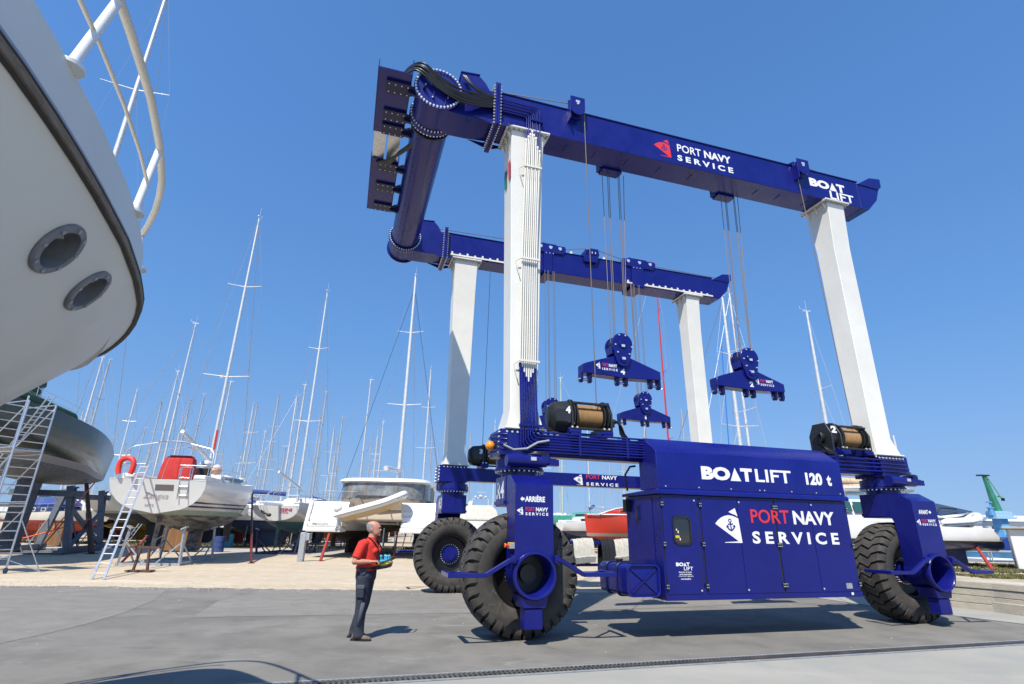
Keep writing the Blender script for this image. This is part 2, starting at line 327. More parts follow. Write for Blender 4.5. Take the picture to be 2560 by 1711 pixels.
QUAY=ground_mat('far_quay',(.40,.38,.35),(.46,.44,.40),(.36,.34,.31),.05,.5,.2,4)
def sheet(name,pts,z,m,kind='structure',label=None,sub=0):
    mb=MB(); mb.add([(x,y,z) for x,y in pts],[list(range(len(pts)))]); o=mb.build(name,m,smooth=0)
    if kind: o['kind']=kind
    if label: o['label']=label
    return o
# land with a quay edge dropping to the water
mb=MB(); land=[(-1500,-200),(300,-200),(300,26.8),(21.2,27.0),(18,32),(20,60),(24,150),(1500,150),(1500,1800),(-1500,1800)]
mb.add([(x,y,0) for x,y in land],[list(range(len(land)))])
ed=[(300,26.8),(21.2,27.0),(18,32),(20,60),(24,150),(1500,150)]
for a,b in zip(ed,ed[1:]): mb.add([(*a,0),(*b,0),(*b,-3),(*a,-3)],[(0,1,2,3)])
g=mb.build('ground',SAND,smooth=0); g['kind']='structure'; g['label']='pale sandy gravel boatyard ground'
wm=bpy.data.materials.new('harbour_water'); wm.use_nodes=True; b=wm.node_tree.nodes['Principled BSDF']; b.inputs['Base Color'].default_value=(.02,.13,.19,1); b.inputs['Roughness'].default_value=.12
n=wm.node_tree.nodes.new('ShaderNodeTexNoise'); n.inputs['Scale'].default_value=.9; n.inputs['Detail'].default_value=6
bp=wm.node_tree.nodes.new('ShaderNodeBump'); bp.inputs['Strength'].default_value=.9; bp.inputs['Distance'].default_value=.4
tc=wm.node_tree.nodes.new('ShaderNodeTexCoord'); mp=wm.node_tree.nodes.new('ShaderNodeMapping'); mp.inputs['Scale'].default_value=(.5,1.2,1)
wm.node_tree.links.new(tc.outputs['Object'],mp.inputs[0]); wm.node_tree.links.new(mp.outputs[0],n.inputs['Vector']); wm.node_tree.links.new(n.outputs['Fac'],bp.inputs['Height']); wm.node_tree.links.new(bp.outputs[0],b.inputs['Normal'])
sheet('water',[(14,22),(1500,22),(1500,155),(14,155)],-1.3,wm,label='blue green harbour water beyond the quay')
# surfaces laid on it, visible edges worked out from image pixels
def wob(a,b,n,amp):
    out=[]
    for i in range(n+1):
        t=i/n; out.append((a[0]+(b[0]-a[0])*t,a[1]+(b[1]-a[1])*t+random.uniform(-amp,amp)))
    return out
fa=[W(-60,-2.11),W(60,-2.11)]
asph=[(fa[0].x,fa[0].y),(fa[1].x,fa[1].y),(60,40),(13.0,19)]+wob((11.5,17.4),(-3,16.3),60,.13)+wob((-3.1,16.28),(-14,15.65),70,.14)+wob((-14.3,15.6),(-60,13),60,.15)
sheet('asphalt_apron',asph,.004,ASPH,label='grey asphalt apron under the boat hoist')
sheet('asphalt_far_patch',[(-5.95,11.2),(1.0,12.8),(6,14.6),(7.6,16.2),(7.3,16.6),(-2.8,16.02),(-6.5,15.5),(-6.6,13.4)],.008,ASPHL,label='paler asphalt strip beside the sand')
sheet('asphalt_left_patch',[(-7.3,8.7),(-7.25,9.45),(-7.3,10.35),(-7.5,11.6),(-8.1,13.5),(-9,15.4),(-40,13.3),(-40,1)],.008,ASPHL,label='paler asphalt area at the left')
q=[W(-60,-2.37),W(60,-2.37)]
sheet('concrete_slab',[(q[0].x,q[0].y),(60,-60),(q[1].x,q[1].y)][:1]+[(-60,-60),(60,-60),(q[1].x,q[1].y)],.006,CONCL,label='pale smooth concrete slab in front of the drain')
sheet('concrete_ramp',[(8.7,16.4),(9.28,14.75),(10.1,13.5),(10.8,12.3),(13,9.4),(20,9),(14,20),(10,21)],.012,CONCL,label='pale concrete ramp along the low wall')
sheet('gravel_road',[(-90,29.5)]+wob((-60,30.5),(12,33),40,.25)+[(13,43)]+wob((10,42.2),(-60,40),40,.3)+[(-90,39)],.004,GRAVEL,label='grey gravel road crossing the boatyard')
sheet('grass_verge',wob((-90,41),(11,43.2),60,.35)+wob((11,47.5),(-90,46),60,.6),.008,ground_mat('verge_soil',(.13,.125,.045),(.26,.22,.10),(.36,.29,.17),.5,.9,.6,9),label='dry grass verge behind the gravel road')
sheet('far_quay',[(24,150),(1500,150),(1500,700),(24,700)],.02,QUAY,label='far quay across the harbour')
# grate drain: frame, dark trench, slats
dr=thing('drain_channel','long slotted iron drain channel between asphalt and pale concrete','drain',(OX,OY,0),YAW)
mb=MB(); mb.box(-40,40,-2.372,-2.108,-.02,.010); mb.build('trench',BLACK,dr,smooth=0)
mb=MB(); mb.box(-40,40,-2.385,-2.352,.010,.022); mb.box(-40,40,-2.128,-2.095,.010,.022); mb.build('frame_rail',GALV,dr,smooth=0)
mb=MB(); x=-16.
while x<26: mb.add([(x,-2.352,.020),(x+.032,-2.352,.020),(x+.032,-2.128,.020),(x,-2.128,.020)],[(0,1,2,3)]); x+=.062
mb.box(-16,26,-2.246,-2.234,.012,.024); 
o=mb.build('grate_slats',mat('dark_iron',(.07,.07,.07),.6,.3,c2=(.13,.12,.10),scale=3),dr,smooth=0)
# terrace with a concrete retaining wall at the right
ter=[(11.2,15.35),(11.45,14.9),(11.95,14.1),(12.5,12.9),(14.2,9.5),(60,6),(60,26.2),(21,26.6),(17.5,31),(14,40),(10.6,21)]
mb=MB(); mb.add([(x,y,.60) for x,y in ter],[list(range(len(ter)))])
for a,b in zip(ter,ter[1:]+ter[:1]): mb.add([(*a,.6),(*b,.6),(*b,-.1),(*a,-.1)],[(0,1,2,3)])
o=mb.build('terrace',TERR,smooth=0); o['kind']='structure'; o['label']='raised gravel terrace with tufts of grass at the right'
wl=thing('retaining_wall','low weathered concrete block retaining wall behind the front right tyre','wall')
pts=[(10.75,17.6),(11.2,15.35),(11.45,14.9),(11.95,14.1),(12.5,12.9),(14.2,9.5)]
mb=MB();mb2=MB()
for a,b in zip(pts,pts[1:]):
    for k in range(3):
        mb.bar((a[0]-.10,a[1]-.06,.08+.17*k),(b[0]-.10,b[1]-.06,.08+.17*k),.16,.160)
    mb2.bar((a[0]-.09,a[1]-.05,.585),(b[0]-.09,b[1]-.05,.585),.24,.15)
mb.build('block_course',CONC,wl,smooth=0,bevel=.008); mb2.build('coping',CONC,wl,smooth=0,bevel=.012)
st=MB(); st.prism([(11.72,14.12),(12.15,12.6),(13.9,9.2),(14.3,9.5),(12.55,12.9),(12.0,14.1)],'z',0,.24); o=st.build('concrete_kerb',CONC,smooth=0,bevel=.015); tag(o,'short low concrete kerb block at the foot of the retaining wall','kerb')
# grass tufts: uncountable
def stones(name,label,areas,m,r0,r1):
    mb=MB()
    for (x0,x1,y0,y1,z,n) in areas:
        for i in range(n):
            x=random.uniform(x0,x1); y=random.uniform(y0,y1); r=random.uniform(r0,r1)*random.uniform(.5,1); a=random.uniform(0,6)
            vs=[(x+r*math.cos(a+q*PI/2.5)*random.uniform(.7,1.1),y+r*math.sin(a+q*PI/2.5)*random.uniform(.7,1.1),z-.004) for q in range(5)]+[(x,y,z+r*random.uniform(.4,.8))]
            mb.add(vs,[(0,1,5),(1,2,5),(2,3,5),(3,4,5),(4,0,5)])
    o=mb.build(name,m,smooth=0,recalc=False); tag(o,label,'stones',kind='stuff')
stones('loose_stones','small pale stones scattered on the sand and asphalt',[(-22,4,16.6,28,.0,2600),(-20,6,15.3,16.9,.004,2600),(-9,9,8.3,15.5,.004,60),(12,18,15,19,.6,300)],mat('pale_stone',(.55,.47,.36),.9,c2=(.38,.32,.25),scale=3),.010,.030)
def tufts(name,label,areas,n,h):
    mb=MB()
    for (x0,x1,y0,y1,z) in areas:
        for i in range(n):
            x=random.uniform(x0,x1); y=random.uniform(y0,y1)
            for k in range(4):
                q=random.uniform(0,2*PI); hh=h*random.uniform(.4,1.2); dx,dy=math.cos(q)*.03,math.sin(q)*.03; lx,ly=random.uniform(-.06,.06),random.uniform(-.06,.06)
                mb.add([(x-dx,y-dy,z),(x+dx,y+dy,z),(x+lx,y+ly,z+hh)],[(0,1,2)])
    o=mb.build(name,GRASSM,smooth=0,recalc=False); tag(o,label,'grass',kind='stuff')
tufts('terrace_grass','tufts of dry green grass on the raised terrace',[(13.5,19,16.2,17.6,.6),(14.5,24,18.6,20.6,.6),(15,26,20.6,24.6,.6),(15,26,22.5,24.6,.6)],1500,.07)
tufts('verge_grass','dry grass verge along the gravel road',[(-60,11,41.5,46,.01)],2600,.16)
# ================================================================== BOAT HOIST
H=thing('boat_hoist','huge navy and white four wheeled boat hoist standing on the asphalt','boat hoist',(OX,OY,0),YAW)
WD,LN=6.3758,8.72
def FR(y): return lambda u,v,w:(u,y-w,v)
def P(name,mb,m,parent=H,**k): return mb.build(name,m,parent,**k)
def bolts_ring(mb,c,r,n,y,rb=.022,h=.035,sgn=-1,a0=0,a1=2*PI,m=0):
    for i in range(n):
        q=a0+(a1-a0)*i/n
        mb.cyl((c[0]+r*math.cos(q),y,c[1]+r*math.sin(q)),(c[0]+r*math.cos(q),y+sgn*h,c[1]+r*math.sin(q)),rb,n=6,m=m)
# ---- upper beams
ZB,ZT=10.164,10.997
def upper_beam(y0,front,fl):
    """y0 beam axis"""
    mb=MB(); mb.box(-.72,9.66,y0-.337,y0+.337,ZB,ZT); mb.box(-.70,9.70,y0-.365,y0+.365,ZT,ZT+.03)
    mb.prism([(9.66,ZB),(9.93,ZB),(10.32,10.56),(10.50,10.98),(9.66,10.98)],'y',y0-.332,y0+.332)
    for i in range(12): # stiffener seams underneath
        pass
    P('upper_beam',mb,NAVY,bevel=.012)
    mb=MB(); # end sheave housing with open front
    for yy in (-.36,.33): mb.prism([(9.70,10.95),(10.18,11.25),(10.58,11.30),(10.56,11.03),(10.46,10.93)],'y',y0+yy,y0+yy+.03)
    mb.prism([(10.18,11.25),(10.58,11.30),(10.58,11.27),(10.18,11.22)],'y',y0-.33,y0+.33); mb.prism([(10.545,11.28),(10.58,11.28),(10.56,11.03),(10.48,10.95),(10.45,10.97)],'y',y0-.33,y0+.33)
    mb.cyl((10.22,y0-.06,11.0),(10.22,y0+.06,11.0),.2,n=20)
    P('end_sheave_housing',mb,NAVY,bevel=.006)
    # flange joint
    mb=MB()
    for x in (-.815,-.755): mb.box(x,x+.05,y0-.50,y0+.50,9.99,11.13)
    # haunches either side
    for s,xa,xb in ((-1,-.815,-1.25),(1,-.705,-.30)):
        for yy in (-.40,.385): mb.prism([(xa,10.02),(xb,ZB),(xa,ZB)],'y',y0+yy,y0+yy+.02)
        mb.prism([(xa,11.10),(xb,ZT+.03),(xa,ZT+.03)],'y',y0-.02,y0+.02)
        mb.prism([(y0-.47,xa),(y0-.34,xb),(y0+.34,xb),(y0+.47,xa)],'z',ZB-.02,ZB-.003) if False else None
    P('flange_joint',mb,NAVY,bevel=.004)
    mb=MB()
    for x,s in ((-.815,-1),(-.705,1)):
        for i in range(13):
            z=10.04+i*.085
            for yy in (-.455,.455): mb.cyl((x,y0+yy,z),(x+s*.035,y0+yy,z),.019,n=6)
        for i in range(1,12):
            yy=-.455+i*.0758
            for z in (10.04,11.08): mb.cyl((x,y0+yy,z),(x+s*.035,y0+yy,z),.019,n=6)
    P('flange_bolt',mb,BOLT)
upper_beam(0,True,0); upper_beam(WD,False,0)
# ---- cross pipe with its two elbows
PX,PZ=-2.08,10.565
mb=MB(); mb.cyl((PX,.41,PZ),(PX,5.97,PZ),.425,n=64); P('cross_pipe',mb,NAVY,smooth=40)
def elbow(ya,yb,yc,disc_s):
    mb=MB(); mb.cyl((PX,ya,PZ),(PX,yb,PZ),.465,n=56)
    # neck from the cylinder to the flange joint
    mb.rings([[(PX,yc-.40,PZ-.44),(PX,yc+.36,PZ-.44),(PX,yc+.36,PZ+.44),(PX,yc-.40,PZ+.44)],
              [(-1.35,yc-.345,ZB-.04),(-1.35,yc+.345,ZB-.04),(-1.35,yc+.345,ZT+.01),(-1.35,yc-.345,ZT+.01)],
              [(-.815,yc-.337,ZB),(-.815,yc+.337,ZB),(-.815,yc+.337,ZT),(-.815,yc-.337,ZT)]])
    P('elbow',mb,NAVY,smooth=40)
    mb=MB()
    for y in (ya-.04,ya): pass
    mb.cyl((PX,ya-.04,PZ),(PX,ya+.005,PZ),.52,n=64); mb.cyl((PX,yb-.005,PZ),(PX,yb+.04,PZ),.52,n=64); mb.cyl((PX,yb+.044 if disc_s<0 else ya-.044,PZ),(PX,yb+.085 if disc_s<0 else ya-.085,PZ),.52,n=64)
    P('pipe_flange',mb,NAVY,smooth=40,bevel=.004)
    mb=MB(); bolts_ring(mb,(PX,PZ),.487,40,ya-.04 if disc_s<0 else ya-.085,.024,.045,-1); bolts_ring(mb,(PX,PZ),.487,40,yb+.085 if disc_s<0 else yb+.04,.024,.045,1)
    if disc_s<0: bolts_ring(mb,(PX,PZ),.487,40,yb-.005,.022,.04,-1)
    else: bolts_ring(mb,(PX,PZ),.487,40,ya+.005,.022,.04,1); 
    P('pipe_flange_bolt',mb,BOLT)
elbow(-.42,.33,0,-1); elbow(6.06,6.80,WD,1)
mb=MB(); # ribs and inspection cover on the near disc
mb.box(PX-.10,PX-.085,-.50,-.46,PZ-.30,PZ+.40); mb.box(PX+.16,PX+.175,-.50,-.46,PZ-.40,PZ+.20); mb.cyl((PX+.05,-.46,PZ+.05),(PX+.05,-.475,PZ+.05),.2,n=32)
for q in range(5): mb.cyl((PX+.28*math.cos(q*1.3+.4),-.46,PZ+.28*math.sin(q*1.3+.4)),(PX+.28*math.cos(q*1.3+.4),-.485,PZ+.28*math.sin(q*1.3+.4)),.018,n=6,m=1)
P('disc_cover',mb,[NAVY,BOLT])
# ---- cable tray carried on the pipe
mb=MB()
for ya,yb in ((-.72,1.22),(2.22,4.62)):
    mb.box(-3.33,-2.67,ya,yb,10.52,10.545); mb.box(-3.35,-3.33,ya,yb,10.52,10.72); mb.box(-2.67,-2.65,ya,yb,10.52,10.92)  # inner lip heightened, unseen from below, to keep sunlight off the far leg
P('cable_tray',mb,NAVY,bevel=.003)
mb=MB()
for xa,xb in ((-3.32,-3.04),(-2.98,-2.70)):
    y=.9
    while y<2.6: mb.box(xa,xb,y,y+.066,10.56,10.64); y+=.070  # slats packed nearly shut so no sun stripe falls on the far leg
P('cable_chain',mb,ALU,smooth=0)
bb=MB()
for y in (-.30,.55,1.02,2.45,3.35,4.35):
    mb=MB(); mb.box(-3.16,-2.66,y-.17,y+.17,10.46,10.512); mb.prism([(-2.70,10.40),(-2.70,10.53),(PX-.42,10.66),(PX-.40,10.36),(-2.55,10.38)],'y',y-.03,y+.03)
    mb.prism([(-2.70,y-.17),(-2.45,y-.06),(-2.40,y-.22),(-2.34,y-.30),(-2.34,y+.30),(-2.40,y+.22),(-2.45,y+.06),(-2.70,y+.17)],'z',10.47,10.50)
    P('tray_bracket',mb,NAVYD,bevel=.003)
    for i in range(4):
        for j in (-.11,.11): bb.cyl((-3.10+i*.13,y+j,10.462),(-3.10+i*.13,y+j,10.447),.013,n=6)
P('tray_bolt',bb,BOLT)
# hoses from tray to beam, and the sagging chain hose
random.seed(3)
for i in range(9):
    o=i*.028-.1; j=random.uniform(-.03,.03)
    pts=[(-3.0+j,-.1+o*.5,10.62),(-2.80,-.35,10.86+o*.6),(-2.60+j,-.50,10.96+o*.8),(-2.42,-.56-.012*i,10.86+o*.9+j),(-2.12+j,-.56-.010*i,10.62+o*1.1-j),(-1.66,-.54-.006*i,10.46+o*1.2+j),(-1.2,-.49,10.50+o*1.5),(-.78,-.42,10.62+o*1.3)]
    sp=[]
    for k in range(len(pts)-1):
        for t in range(4):
            p0=Vector(pts[max(k-1,0)]);p1=Vector(pts[k]);p2=Vector(pts[k+1]);p3=Vector(pts[min(k+2,len(pts)-1)]);u=t/4
            sp.append(.5*((2*p1)+(p2-p0)*u+(2*p0-5*p1+4*p2-p3)*u*u+(3*p1-p0-3*p2+p3)*u**3))
    sp.append(Vector(pts[-1])); mb=MB(); mb.tube(sp,.021,8); P('hose',mb,HOSE,smooth=60)
for i in range(3):
    mb=MB(); mb.tube([(-1.55+.03*i,-.42,11.15),(-1.45+.03*i,-.47,10.95),(-1.25,-.48,10.78+.03*i),(-1.0,-.46,10.72+.02*i),(-.75,-.44,10.70+.02*i)],.022,8); P('hose',mb,HOSE,smooth=60)
for i in range(4):
    mb=MB(); mb.tube([(-3.2+.06*i,2.35+.05*i,10.50),(-2.95+.04*i,2.1,10.42),(-2.7,1.7,10.36+.02*i),(-2.45,1.30,10.34+.03*i),(-2.35,1.0,10.30+.03*i)],.035,8); P('hose',mb,HOSE,smooth=60)
mb=MB(); mb.tube([(PX+.45*math.cos(q),.62,PZ+.45*math.sin(q)) for q in [PI*1.0+i*PI/12 for i in range(14)]],.03,8); P('hose',mb,HOSE,smooth=60)
# ---- legs
def leg(x,y0,xt,xbm,yt,ybm,kink):
    mb=MB(); z0,z1=3.44,10.105
    sec=lambda a,b,z:[(x-a,y0-b,z),(x+a,y0-b,z),(x+a,y0+b,z),(x-a,y0+b,z)]
    rs=[sec(xbm+.09,ybm+.10,z0),sec(xbm+.005,ybm+.0,z0+.38)]
    rs+=[sec(xbm+(xt-xbm)*((kink-z0)/(z1-z0)),ybm+.02,kink),sec(xt,yt,z1-.25),sec(xt+.01,yt+.01,z1)]
    mb.rings(rs); mb.box(x-xt-.13,x+xt+.13,y0-yt-.10,y0+yt+.14,z1,z1+.055); mb.box(x-xbm-.13,x+xbm+.13,y0-ybm-.15,y0+ybm+.15,3.405,3.44)
    for sx in (-1,1):
        for yy in (-1,0,1):
            mb.prism([(x+sx*(xt),9.86),(x+sx*(xt+.115),z1),(x+sx*xt,z1)],'y',y0+yy*yt*.8-.012,y0+yy*yt*.8+.012)
    o=P('leg',mb,LEGW,bevel=.012)
    b=MB()
    for i in range(11):
        yy=y0-yt-.06+i*(2*yt+.16)/10
        for sx in (-1,1): b.cyl((x+sx*(xt+.075),yy,z1),(x+sx*(xt+.075),yy,z1-.03),.024,n=6)
    for i in range(9):
        xx=x-xt-.07+i*(2*xt+.14)/8; b.cyl((xx,y0-yt-.05,z1),(xx,y0-yt-.05,z1-.03),.024,n=6)
    P('leg_bolt',b,TIMB if False else GALV,o); return o
l1=leg(0,0,.375,.262,.30,.245,8.9); leg(LN,0,.275,.258,.33,.25,8.8); leg(0,WD,.375,.262,.30,.245,8.9); leg(LN,WD,.275,.258,.33,.25,8.8)
mb=MB(); mb.add([(-.372,-.28,9.32),(-.372,-.13,9.32),(-.362,-.13,8.86),(-.362,-.28,8.86)],[(0,1,2,3)],1); mb.add([(-.371,.02,9.26),(-.371,.17,9.26),(-.361,.17,8.80),(-.361,.02,8.80)],[(0,1,2,3)],0)
for v in range(len(mb.v)): mb.v[v]=(mb.v[v][0]-.018,mb.v[v][1],mb.v[v][2])
P('tricolour_sticker',mb,[mat('sticker_green',(.02,.25,.12),.5),TXR],l1,smooth=0)
# ---- sills
def sill(y0,back):
    s=-1 if not back else 1
    mb=MB(); mb.box(-.34,LN+.36,y0-.216,y0+.216,2.979,3.357)
    for xx in (0,LN): mb.box(xx-.48 if xx==0 else xx-.34,xx+.34 if xx==0 else xx+.48,y0-.36,y0+.36,2.93,3.40)
    P('sill_beam',mb,NAVY,bevel=.01)
    b=MB()
    for xx in (0,LN):
        for i in range(9):
            for yy in (-.33,.33): b.cyl((xx-.40+i*.1,y0+yy,3.402),(xx-.40+i*.1,y0+yy,3.36),.02,n=6)
        for i in range(8):
            for yy in (-.372,.372): b.cyl((xx-.36+i*.1,y0+yy*.97,3.35),(xx-.36+i*.1,y0+yy*1.02,3.35),.02,n=6)
    for i in range(5):
        for yy in (-.3,.3): b.cyl((-.48,y0+yy,2.98+i*.09),(-.505,y0+yy,2.98+i*.09),.02,n=6)
    P('sill_bolt',b,BOLT)
sill(0,False); sill(WD,True)
# ---- hydraulic pipes: beam, leg and sill runs
for i in range(8):
    x=-.055+i*.044; zb=10.78-i*.043 if i else 10.77; zb=10.47+i*.043
    yb=-.385-(i%2)*.012
    ztop=9.78+(.30-abs(i-3)*.085 if i<6 else -.10-.1*(i-6))
    mb=MB(); mb.tube([(-.80,yb,zb),(x-.06,yb,zb),(x-.02,yb,zb-.02),(x,yb,zb-.07),(x,yb,ztop)],.0165,8); P('hydraulic_pipe',mb,NAVY,smooth=60)
    zlo=4.28+.045*abs(i-4)*2
    mb=MB(); mb.tube([(x,yb,ztop),(x-.01,yb+.02,9.2),(x-.035,-.30,7.),(x-.05,-.29,zlo)],.0175,8); mb.cyl((x,yb,ztop-.03),(x,yb,ztop+.03),.025,n=8); P('hydraulic_pipe',mb,LEGW,smooth=60)
    x2=x-.05; zs=3.36-.052*(7-i) if i<8 else 0; zs=3.395-.05*(8-i)+.02; ys=-.395-(.012*(i%2))
    mb=MB(); mb.tube([(x2,-.29,zlo),(x2,-.36,3.9),(x2,ys,3.6),(x2,ys,zs+.10),(x2+.03,ys,zs+.03),(x2+.09,ys,zs),(2.5,ys,zs)],.0185,8); mb.cyl((x2,-.29,zlo-.03),(x2,-.29,zlo+.05),.026,n=8); P('hydraulic_pipe',mb,NAVY,smooth=60)
for k in range(3):
    mb=MB(); mb.tube([(.0,-.31,2.99+.025*k-.03),(2.5,-.31,2.99+.025*k-.03)],.016,8); P('hydraulic_pipe',mb,NAVY,smooth=60)
for k in range(4):
    mb=MB(); mb.tube([(6.5,-.26-.02*(k%2),3.05+.085*k),(LN+.30,-.40,3.05+.085*k),(LN+.52,-.34+.02*k,3.05+.08*k),(LN+.56,.05,3.05+.08*k),(LN+.5,.35,3.05+.08*k)],.018,8); P('hydraulic_pipe',mb,NAVY,smooth=60)
for k in range(4):
    mb=MB(); mb.tube([(-.36,-.40,3.04+.085*k),(-.52,-.34,3.04+.085*k),(-.55,.05,3.05+.085*k),(-.5,.35,3.05+.085*k)],.016,8); P('hydraulic_pipe',mb,NAVY,smooth=60)
mb=MB()
for z in (9.15,6.9,4.72):
    t=(z-3.4)/6.7; x0=-.11 if z<8 else -.08
    mb.box(x0-.02,x0+.38,-.36-.05*t,-.325-.05*t,z-.02,z+.02); mb.tube([(x0-.02,-.34-.03*t,z),(x0-.13,-.30-.05*t,z-.08),(x0-.05,-.30-.04*t,z-.35)],.012,6)
P('pipe_clamp',mb,LEGW)
mb=MB(); mb.box(-.14,.36,-.43,-.36,3.46,3.50); mb.box(1.02,1.06,-.43,-.216,2.99,3.37); mb.box(2.0,2.04,-.43,-.216,2.99,3.37); mb.box(.03,.33,-.43,-.34,10.37,10.41); P('pipe_clamp',mb,NAVY)
mb=MB(); mb.tube([(-.43,-.41,3.10),(-.25,-.43,3.02),(.0,-.45,3.05),(.2,-.45,3.17),(.42,-.44,3.22)],.022,8); P('hose',mb,mat('grey_hose',(.30,.32,.34),.5),smooth=60)
mb=MB(); mb.cyl((-.56,-.2,3.10),(-.52,-.2,3.10),.05,n=12); mb.ball((-.62,-.2,3.10),(.085,.085,.085),16,10,1); P('beacon',mb,[BLACK,AMBER])
# ---- sheave blocks and trolleys of the upper beams
def block(x0,x1,y0,z0,z1,num=None):
    mb=MB()
    for y in (y0-.09,y0+.06):
        n=[(x0,z1),(x1,z1),(x1,z0)]+[(x0+(x1-x0)*(.5+.5*math.cos(q)),z0+.16*math.sin(-q)) for q in (.0,.5,1.,1.57,2.1,2.6,3.14)][1:-1]+[(x0,z0)]
        mb.prism(n,'y',y,y+.03)
    mb.cyl(((x0+x1)/2,y0-.05,(z0+z1)/2),((x0+x1)/2,y0+.05,(z0+z1)/2),.17,n=24); mb.box(x0-.02,x0,y0-.10,y0+.42,z0-.30,z0+.1); mb.box(x0,x1,y0+.09,y0+.42,z1-.26,z1-.2)
    o=P('sheave_block',mb,NAVY,bevel=.004)
    mb=MB(); mb.box((x0+x1)/2-.05,(x0+x1)/2+.05,y0-.094,y0-.09,z1-.16,z1-.10); mb.cyl(((x0+x1)/2,y0-.09,z1-.20),((x0+x1)/2,y0-.105,z1-.20),.03,n=12); P('name_plate',mb,BOLT,o,smooth=0)
block(.97,1.33,-.44,10.92,11.27); block(7.45,7.83,-.44,10.82,11.13)
mb=MB(); mb.prism([(7.30,11.03),(7.45,11.13),(7.80,11.13),(7.80,11.03)],'y',-.33,.2); P('sheave_cover',mb,NAVY,bevel=.006)
for y0 in (0,WD): # left hand sheave house above the beam
    mb=MB()
    for y in (-.34,.30): mb.prism([(-1.60,ZT),(-1.58,11.32),(-1.18,11.34),(-1.02,11.18),(-.92,ZT)],'y',y0+y,y0+y+.03)
    mb.prism([(-1.60,11.31),(-1.16,11.35),(-1.16,11.38),(-1.60,11.34)],'y',y0-.36,y0+.36); mb.prism([(-1.16,11.20),(-1.14,11.36),(-1.0,11.2),(-.9,ZT),(-.95,ZT)],'y',y0-.30,y0+.30); mb.cyl((-1.3,y0-.05,11.1),(-1.3,y0+.05,11.1),.19,n=20)
    P('sheave_house',mb,NAVY,bevel=.005)
def trolley(x0,x1,y0,s):
    """carriage riding on a beam, s=-1 if it hangs on the -y face"""
    yf=y0+s*.37
    mb=MB()
    for y in (yf-.02,y0-s*.40-.02): mb.prism([(x0+.08,11.20),(x1-.03,11.22),(x1,11.16),(x1,11.02),(x1-.12,10.90),(x0+.12,10.90),(x0,11.0),(x0,11.10)],'y',y,y+.04)
    mb.box(x0+.35,x1-.35,min(yf,y0-s*.4),max(yf,y0-s*.4),11.21,11.26); mb.prism([(x0+.25,11.2),(x0+.45,11.38),(x0+.6,11.36),(x1-.4,11.36),(x1-.3,11.2)],'y',y0-.2,y0+.2)
    mb.box(x0+.42,x1-.52,yf-.03,yf+.01,10.10,10.90); mb.box(x0+.42,x1-.52,min(yf,y0-s*.4),max(yf,y0-s*.4),10.06,10.10); mb.box(x0+.42,x1-.52,y0-s*.40-.02,y0-s*.40+.02,10.10,10.90)
    o=P('trolley',mb,NAVY,bevel=.005)
    mb=MB()
    for x in (x0+.30,(x0+x1)/2+.05,x1-.22):
        mb.box(x-.06,x+.06,yf-.03,yf-.025,11.08,11.16); mb.cyl((x,yf-.02,11.07),(x,yf-.04,11.07),.035,n=10)
    for i in range(3): mb.cyl((x0+.5+i*.13,yf-.03,10.86),(x0+.5+i*.13,yf-.05,10.86),.02,n=6)
    P('trolley_bolt',mb,BOLT,o,smooth=0)
trolley(2.30,3.55,WD,-1); trolley(5.74,7.17,WD,-1); 
for xa in (2.1,5.45):
    mb=MB(); mb.box(xa,xa+.62,.37,.56,10.15,10.8); mb.box(xa+.06,xa+.56,.30,.56,10.105,10.15); P('trolley',mb,NAVY,bevel=.006)
mb=MB(); mb.prism([(4.25,10.75),(4.22,11.05),(4.35,11.22),(4.50,11.32),(4.80,11.32),(4.84,11.1),(4.72,10.78)],'y',WD-.45,WD-.36); mb.box(4.3,4.75,WD-.45,WD+.3,11.02,11.25); o=P('rope_anchor_block',mb,NAVY,bevel=.006)
mb=MB(); mb.cyl((4.28,WD-.38,11.30),(4.58,WD-.38,11.30),.025,n=8); mb.cyl((4.7,WD-.38,11.30),(4.95,WD-.38,11.30),.025,n=8); mb.cyl((4.55,WD-.46,11.18),(4.55,WD-.46,11.10),.02,n=6);mb.cyl((4.68,WD-.46,11.18),(4.68,WD-.46,11.10),.02,n=6); P('rope_clamp',mb,CHROME,o)
mb=MB()
for x in (3.72,5.02): mb.prism([(x,11.03),(x+.07,11.18),(x+.11,11.18),(x+.13,11.03)],'y',WD-.3,WD-.28)
P('position_marker',mb,LEGW,smooth=0)
# measuring scale on the far beam
mb=MB()
for a,b in ((-.56,2.1),(5.95,9.62)):
    mb.box(a,b,WD-.372,WD-.342,10.20,10.255)
    x=a+.02;k=0
    while x<b-.05: mb.box(x,x+.06,WD-.368,WD-.342,10.255,10.335 if k%2==0 else 10.305); x+=.26;k+=1
P('measuring_scale',mb,LEGW,smooth=0)
# hatches and weld seams under the near beam
mb=MB()
for x in (1.,1.75,2.6,3.5,4.4,6.4,7.1,8.):
    mb=MB(); mb.box(x,x+.02,-.12,.10,10.150,10.163); P('lifting_lug',mb,NAVY)
